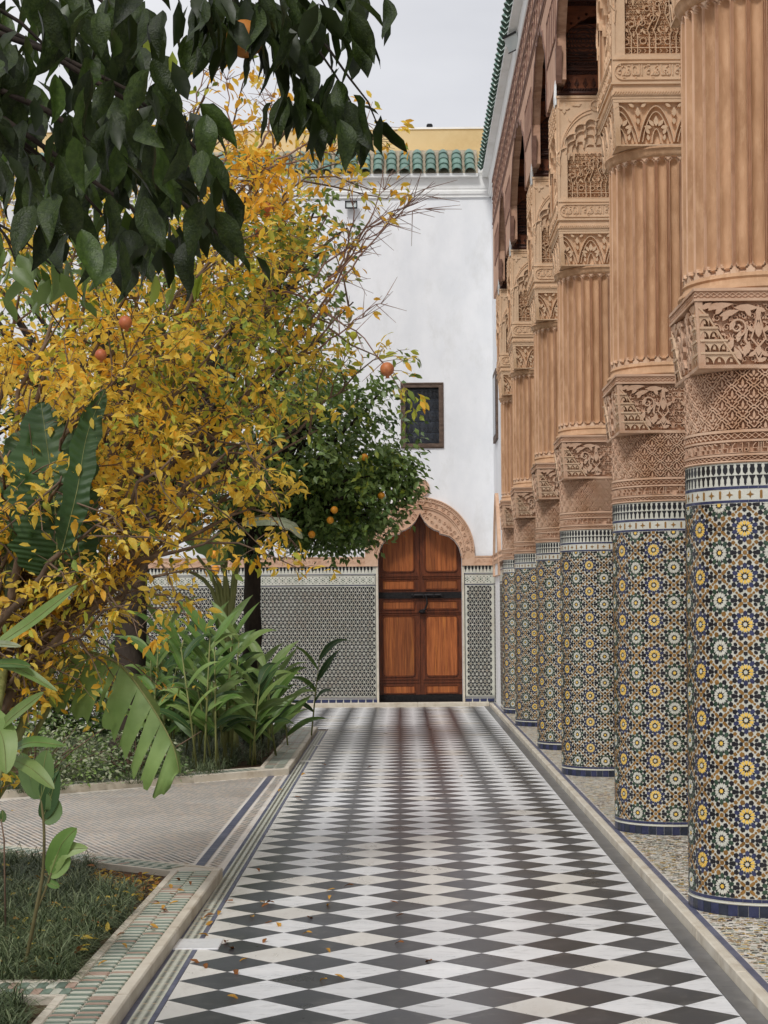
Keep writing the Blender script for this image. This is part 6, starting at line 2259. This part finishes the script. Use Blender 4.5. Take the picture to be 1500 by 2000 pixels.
# one-sided drooping blade: pleats hang from the midrib, torn into strips
b = MB()
vs = []
n = len(mid) - 1
starts = [(0, 8), (8, 14), (14, 16), (16, 21), (21, 25), (25, 28), (28, 32), (32, 40)]
for (s0, s1) in starts:
    gpw = rnd.uniform(.2, 1.5); ln_ = rnd.uniform(.88, 1.08)
    rows_ = []
    for i in range(s0, s1 + 1):
        t = i / n
        w = .32 * min(1, (t * 6 + .25) ** .7) * min(1, ((1 - t) * 3.5 + .12) ** .8)
        tan = (mid[min(i + 1, n)] - mid[max(i - 1, 0)]).normalized()
        w *= ln_ * (1 + .05 * math.sin(i * 1.9))
        gap = .010 * gpw * ((i == s0) - (i == s1))
        row = []
        for k in range(7):
            s_ = k / 6
            down = Vector((-.35 - .1 * t, .10, -1)).normalized()
            p = mid[i] + down * w * s_ + Vector((0, -.05 * math.sin(PI * s_ * .8), 0)) + tan * gap * s_ * 1.8 + Vector((0, .006 * math.sin(i * 2.7), 0)) * s_
            row.append(p)
        rows_.append(row)
    flatv = [p for r in rows_ for p in r]
    m_ = len(rows_)
    b.add(flatv, [(i * 7 + k, i * 7 + k + 1, i * 7 + 8 + k, i * 7 + 7 + k) for i in range(m_ - 1) for k in range(6)])
    # narrow far side of the blade
    far = []
    for i in range(s0, s1 + 1):
        t = i / n
        w = .09 * min(1, (t * 6 + .2) ** .7) * min(1, ((1 - t) * 3.5 + .1) ** .8)
        for k in range(3):
            far.append(mid[i] + Vector((.35, .5, -.25 - .5 * (t > .6))).normalized() * w * k / 2)
    b.add(far, [(i * 3 + k, i * 3 + k + 1, i * 3 + 4 + k, i * 3 + 3 + k) for i in range(m_ - 1) for k in range(2)])
b.tube(mid, list(np.linspace(.010, .002, len(mid))), 6, 1)
b.build('leaf', ['banana', 'stalk'], b2, True)
b = MB()
b.tube(smooth_path([(0, 0, 0)] + pl2([(15, 1480, 9.0), (60, 1370, 9.0), (100, 1310, 9.0), (125, 1288, 9.0)]), 20), list(np.linspace(.028, .010, 21)), 8)
b.tube(smooth_path([(.02, .05, 0)] + pl2([(30, 1500, 9.1), (75, 1420, 9.1), (120, 1350, 9.1), (175, 1325, 9.05), (180, 1340, 9.05)]), 20), list(np.linspace(.02, .006, 21)), 8)
b.build('stalk', 'stalk', b2, True)

# far banana with a pale leaf and thick sheaths
B6 = P(445, 1440, 18.3); B6.z = 0
b3 = empty('banana_plant', B6)
tag(b3, 'far banana plant with upright sheaths and a pale torn leaf under the orange tree', 'plant')
pl3 = lambda L_: [Vector(P(*p)) - B6 for p in L_]
blade_mesh('leaf', smooth_path(pl3([(470, 1022, 17.6), (520, 1014, 17.5), (565, 1022, 17.4), (592, 1052, 17.4)])), .17, 'shrub_pale', b3, Vector((.2, -.7, .8)), -.25, .003, 22, broad)
blade_mesh('leaf', smooth_path(pl3([(440, 1100, 18), (400, 1060, 18), (350, 1030, 18)])), .25, 'banana', b3, None, -.2, .003, 22, broad)
blade_mesh('leaf', smooth_path(pl3([(460, 1100, 18), (450, 1040, 18.2), (420, 990, 18.3)])), .22, 'banana_dark', b3, None, -.2, .003, 22, broad)
b = MB()
for (xa, xb, yb_) in ((448, 425, 1080), (440, 445, 1060), (452, 462, 1090), (436, 405, 1100), (455, 478, 1020), (430, 385, 1085), (425, 360, 1110)):
    pp_ = pl3([(xa, 1180, 18.3), (xb, yb_, 18.2)])
    b.tube(smooth_path([(rnd.gauss(0, .05), rnd.gauss(0, .05), 0), pp_[0], pp_[1]], 10), list(np.linspace(.035, .014, 11)), 7)
b.build('stalk', 'stalk', b3, True)

# ginger-like clumps
def lance(path0, d0, L, w, m, parent, droop=.5):
    p = Vector(path0); d = Vector(d0).normalized()
    pts = [p.copy()]
    for i in range(9):
        d = (d + Vector((0, 0, -droop * .12 * (1 + i * .25)))).normalized()
        p = p + d * L / 9
        pts.append(p.copy())
    return blade_mesh('leaf', pts, w, m, parent, Vector((rnd.gauss(0, .3), -.6, .8)), .22, 0, None, lambda t: math.sin(PI * min(1, t + .04)) ** .8 * (1 - .2 * t) if t < .97 else .02, 2)

clumps = [(300, 17.2, 5), (345, 16.6, 6), (380, 17.6, 6), (410, 16.4, 6), (455, 17.0, 6), (500, 16.9, 5), (530, 17.8, 4), (560, 19.0, 3), (330, 18.6, 5), (440, 18.9, 5), (520, 19.0, 5), (585, 20.4, 3)]
places = ['left of the banana sheaths', 'beside the thick dark trunk', 'nearest the mosaic path in the big bed', 'in front of the banana sheaths', 'between two taller clumps',
          'under the round orange tree', 'leaning towards the marble walk', 'by the rim close to the door', 'behind the arching banana leaf', 'half hidden behind the front clumps', 'at the foot of the tiled dado', 'last one before the far corner of the bed']
hts = ['tall', 'short', 'dense', 'spreading', 'upright', 'broad', 'bright', 'small', 'shaded', 'dark', 'narrow', 'low']
for ci, (x, Y, ns) in enumerate(clumps):
    bs_ = P(x - 18, 1440, Y); bs_.z = 0
    root = empty('ginger_plant', bs_)
    tag(root, '%s clump of long lance-shaped green leaves %s' % (hts[ci], places[ci]), 'plant', 'clumps of lance-leaved plants in the large bed')
    stb = MB()
    for s_ in range(max(2, ns - 1)):
        hgt = rnd.uniform(.75, 1.35) if ci != 7 else .6
        if x > 470: hgt *= .72
        x0, y0 = rnd.gauss(0, .12), rnd.gauss(0, .12)
        ln = Vector((max(-.35, min(.10 if x > 440 else .3, rnd.gauss(.02, .2))), rnd.gauss(0, .12), 1))
        top = Vector((x0, y0, 0)) + ln * hgt
        stb.tube([(x0, y0, 0), Vector((x0, y0, 0)).lerp(top, .5) + Vector((0, 0, .03)), top], [.011, .009, .005], 6)
        nl = rnd.randint(5, 7)
        sg = 1 if rnd.random() < .5 else -1
        for k in range(nl):
            t = .35 + .65 * k / (nl - 1)
            p = Vector((x0, y0, 0)).lerp(top, t)
            az = rnd.gauss(0, .5) + (0 if (k % 2 == 0) == (sg > 0) else PI)
            lance(p, (math.cos(az), math.sin(az) * .7, .7 + .9 * t), rnd.uniform(.32, .52), rnd.uniform(.07, .11), rnd.choice(['ginger', 'ginger', 'banana', 'ginger_l', 'banana_dark']), root, rnd.uniform(.15, .75))
    stb.build('stem', 'stalk', root, True)

# sword-leaved plant close on the left edge
B7 = Vector((-1.72, 5.75, 0))
sp = empty('ginger_plant', B7)
tag(sp, 'near sword-leaved plant reaching in from the left edge over the near bed', 'plant')
for (x0, y0, x1, y1, x2, y2, w, m) in ((-30, 1275, 60, 1215, 152, 1143, .05, 'ginger_l'), (-40, 1262, 0, 1258, 42, 1263, .03, 'shrub_pale'), (-30, 1298, 30, 1303, 112, 1350, .04, 'ginger_l'), (-20, 1440, 30, 1395, 86, 1352, .05, 'ginger_l'),
                                       (10, 1474, 60, 1450, 128, 1457, .045, 'ginger'), (15, 1480, 60, 1500, 106, 1541, .055, 'ginger_l'), (-30, 1380, 5, 1440, 12, 1512, .09, 'ginger_l'), (-40, 1300, 20, 1296, 60, 1302, .04, 'ginger')):
    pts = smooth_path([Vector(P(x0, y0, 5.7)) - B7, Vector(P(x1, y1, 5.6)) - B7, Vector(P(x2, y2, 5.55)) - B7], 14)
    blade_mesh('leaf', pts, w * 1.0, m, sp, Vector((.1, -.8, .6)), .2, 0, None, lambda t: math.sin(PI * min(1, t * .95 + .05)) ** .75, 2)
b = MB()
b.tube([(0, 0, 0), Vector(P(-60, 1600, 5.7)) - B7, Vector(P(-30, 1275, 5.7)) - B7], [.012, .01, .006], 6)
b.tube([(0.03, 0, 0), Vector(P(-50, 1700, 5.7)) - B7, Vector(P(10, 1476, 5.7)) - B7], [.012, .01, .005], 6)
b.build('stem', 'stalk', sp, True)

# thin young plant in the near bed
B8 = P(42, 1880, 7.2); B8.z = 0
yp = empty('young_plant', B8)
tag(yp, 'thin young plant with a few dark pointed leaves rising from the near bed', 'plant')
pv = lambda x, y, d=0: Vector(P(x, y, 7.15 + d)) - B8
b = MB()
b.tube(smooth_path([(0, 0, 0), pv(70, 1780), pv(84, 1700), pv(86, 1620), pv(80, 1560)], 16), list(np.linspace(.009, .005, 17)), 6)
b.tube(smooth_path([pv(70, 1780), pv(88, 1740), pv(100, 1705)], 8), [.005] * 9, 6)
b.build('stem', 'young_stem', yp, True)
for (pts, w, m) in (([(80, 1560), (60, 1520), (42, 1470)], .09, 'citrus_dark'), ([(80, 1560), (85, 1500), (92, 1465)], .09, 'citrus_dark'), ([(82, 1600), (100, 1555), (112, 1500)], .07, 'banana_dark'), ([(84, 1605), (105, 1585), (95, 1545)], .075, 'citrus_dark'),
                    ([(80, 1560), (95, 1520), (115, 1503)], .05, 'banana_dark'), ([(98, 1708), (120, 1650), (150, 1617)], .085, 'ginger'), ([(98, 1708), (120, 1665), (172, 1656)], .075, 'ginger_l'), ([(96, 1712), (120, 1690), (135, 1668)], .07, 'banana'), ([(92, 1722), (105, 1728), (116, 1733)], .035, 'ginger')):
    pth_ = smooth_path([pv(*q) for q in pts], 12)
    blade_mesh('leaf', pth_, w, m, yp, Vector((.1, -.9, .4)), .2, 0, None, None, 2)
b = MB(); q0 = P(10, 1700, 8.0); q0.z = .03
yp2 = empty('young_plant', q0)
tag(yp2, 'tiny seedling with a closed bud at the left edge of the near bed', 'plant')
b.tube([(0, 0, 0), Vector(P(8, 1640, 8.0)) - q0, Vector(P(2, 1600, 8.0)) - q0], [.005, .004, .003], 6); b.build('stem', 'twig', yp2, True)
blade_mesh('leaf', smooth_path([Vector(P(2, 1606, 8.0)) - q0, Vector(P(6, 1595, 8.0)) - q0, Vector(P(4, 1582, 8.0)) - q0], 8), .035, 'citrus_dark', yp2)

# pale small-leaved shrubs
def shrub(loc, label, rad, n, mats, size=(.035, .055)):
    loc = Vector(loc)
    root = empty('shrub', loc)
    tag(root, label, 'shrub')
    Pn = []; Dn = []
    b = MB()
    for _ in range(26):
        e = Vector((rnd.gauss(0, .45) * rad[0], rnd.gauss(0, .45) * rad[1], rad[2] * rnd.uniform(.5, 1)))
        b.tube([(0, 0, 0), e * .5 + Vector((0, 0, .05)), e], [.009, .006, .002], 4, 0, False)
    b.build('stem', 'twig', root)
    for _ in range(n):
        d = Vector((rnd.gauss(0, 1), rnd.gauss(0, 1), abs(rnd.gauss(0, 1)))).normalized() * rnd.random() ** .4
        Pn.append((loc.x + d.x * rad[0], loc.y + d.y * rad[1], .05 + d.z * rad[2]))
        Dn.append((rnd.gauss(0, .8) + d.x, rnd.gauss(0, .8) + d.y, rnd.gauss(0, .5)))
    n = len(Pn)
    place_for(root, loc, 'leaf', 'foliage', [leaf_grid(1, .26, .2, .2, 3)], (LEAF4_V, LEAF4_F), np.array(Pn), np.array(Dn), nr.uniform(*size, n), nr.randint(0, len(mats), n), mats, 0)

shrub((-3.15, 15.1, 0), 'pale grey-green small-leaved shrub behind the banana stalks', (.75, .6, .62), 2600, ['shrub_pale', 'citrus'])
shrub((-2.35, 15.55, 0), 'low grey-green shrub in front of the thick dark trunk', (.5, .35, .45), 1300, ['shrub_pale', 'citrus_dark'])
shrub((-4.4, 16.6, 0), 'dark leafy shrub at the left edge under the trees', (.9, .7, 1.15), 2600, ['citrus_dark', 'citrus'], (.05, .08))
shrub((-2.1, 20.9, 0), 'mixed green shrub at the back of the large bed near the dado', (.7, .45, .75), 1500, ['citrus', 'ginger'], (.06, .10))

shrub((-2.75, 19.9, 0), 'tall dark shrub filling the gap behind the thick dark trunk', (.7, .5, 1.15), 2200, ['citrus_dark', 'citrus', 'ginger'], (.07, .12))
shrub((-3.9, 20.2, 0), 'wide dark shrub at the back of the bed behind the banana leaf', (.8, .5, 1.25), 2400, ['citrus_dark', 'citrus_dark', 'citrus'], (.06, .11))
shrub((-5.3, 19.6, 0), 'dark shrub at the far left edge under the densest orange tree', (1.0, .6, 1.3), 2600, ['citrus_dark', 'citrus_mid'], (.06, .11))
# ---------------------------------------------------------------- lights on the walls
b = MB()
q = P(686, 400, YW - .1)
hw_, hh_ = .095, .058
for (x0, x1, z0, z1) in ((-hw_, hw_, hh_ - .015, hh_), (-hw_, hw_, -hh_, -hh_ + .015), (-hw_, -hw_ + .016, -hh_ + .015, hh_ - .015), (hw_ - .016, hw_, -hh_ + .015, hh_ - .015)):
    b.box(x0, x1, -.03, .02, z0, z1)
b.box(-hw_ + .01, hw_ - .01, -.01, .02, -hh_ + .01, hh_ - .01, 1)
b.box(-.02, .02, .02, .1, -.02, .02)
fo = b.build('floodlight', ['plastic', 'glass']); fo.location = q
tag(fo, 'small rectangular black-rimmed floodlight on the white end wall', 'floodlight')
fl2 = empty('floodlight', P(1002, 82, 20.6))
tag(fl2, 'tilted floodlight with wire bracket under the right-hand green eave', 'floodlight')
b = MB(); b.box(-.012, .012, -.13, .13, -.09, .09); o = b.build('housing', 'glass', fl2); o.rotation_euler = (0, R_(-28), R_(30))
b = MB(); b.box(-.02, -.013, -.14, .14, .075, .1); b.box(-.02, .02, -.14, .14, -.1, -.088); o = b.build('frame', 'plastic', fl2); o.rotation_euler = (0, R_(-28), R_(30))
b = MB(); b.tube([(0.02, 0, -.02), (.10, 0, -.01), (.16, 0, .05), (.12, 0, -.10), (.06, 0, -.12), (.04, 0, -.05)], .008, 6); b.tube([(.1, 0, -.01), (.2, 0, .09)], .012, 6); b.build('bracket', 'plastic', fl2)
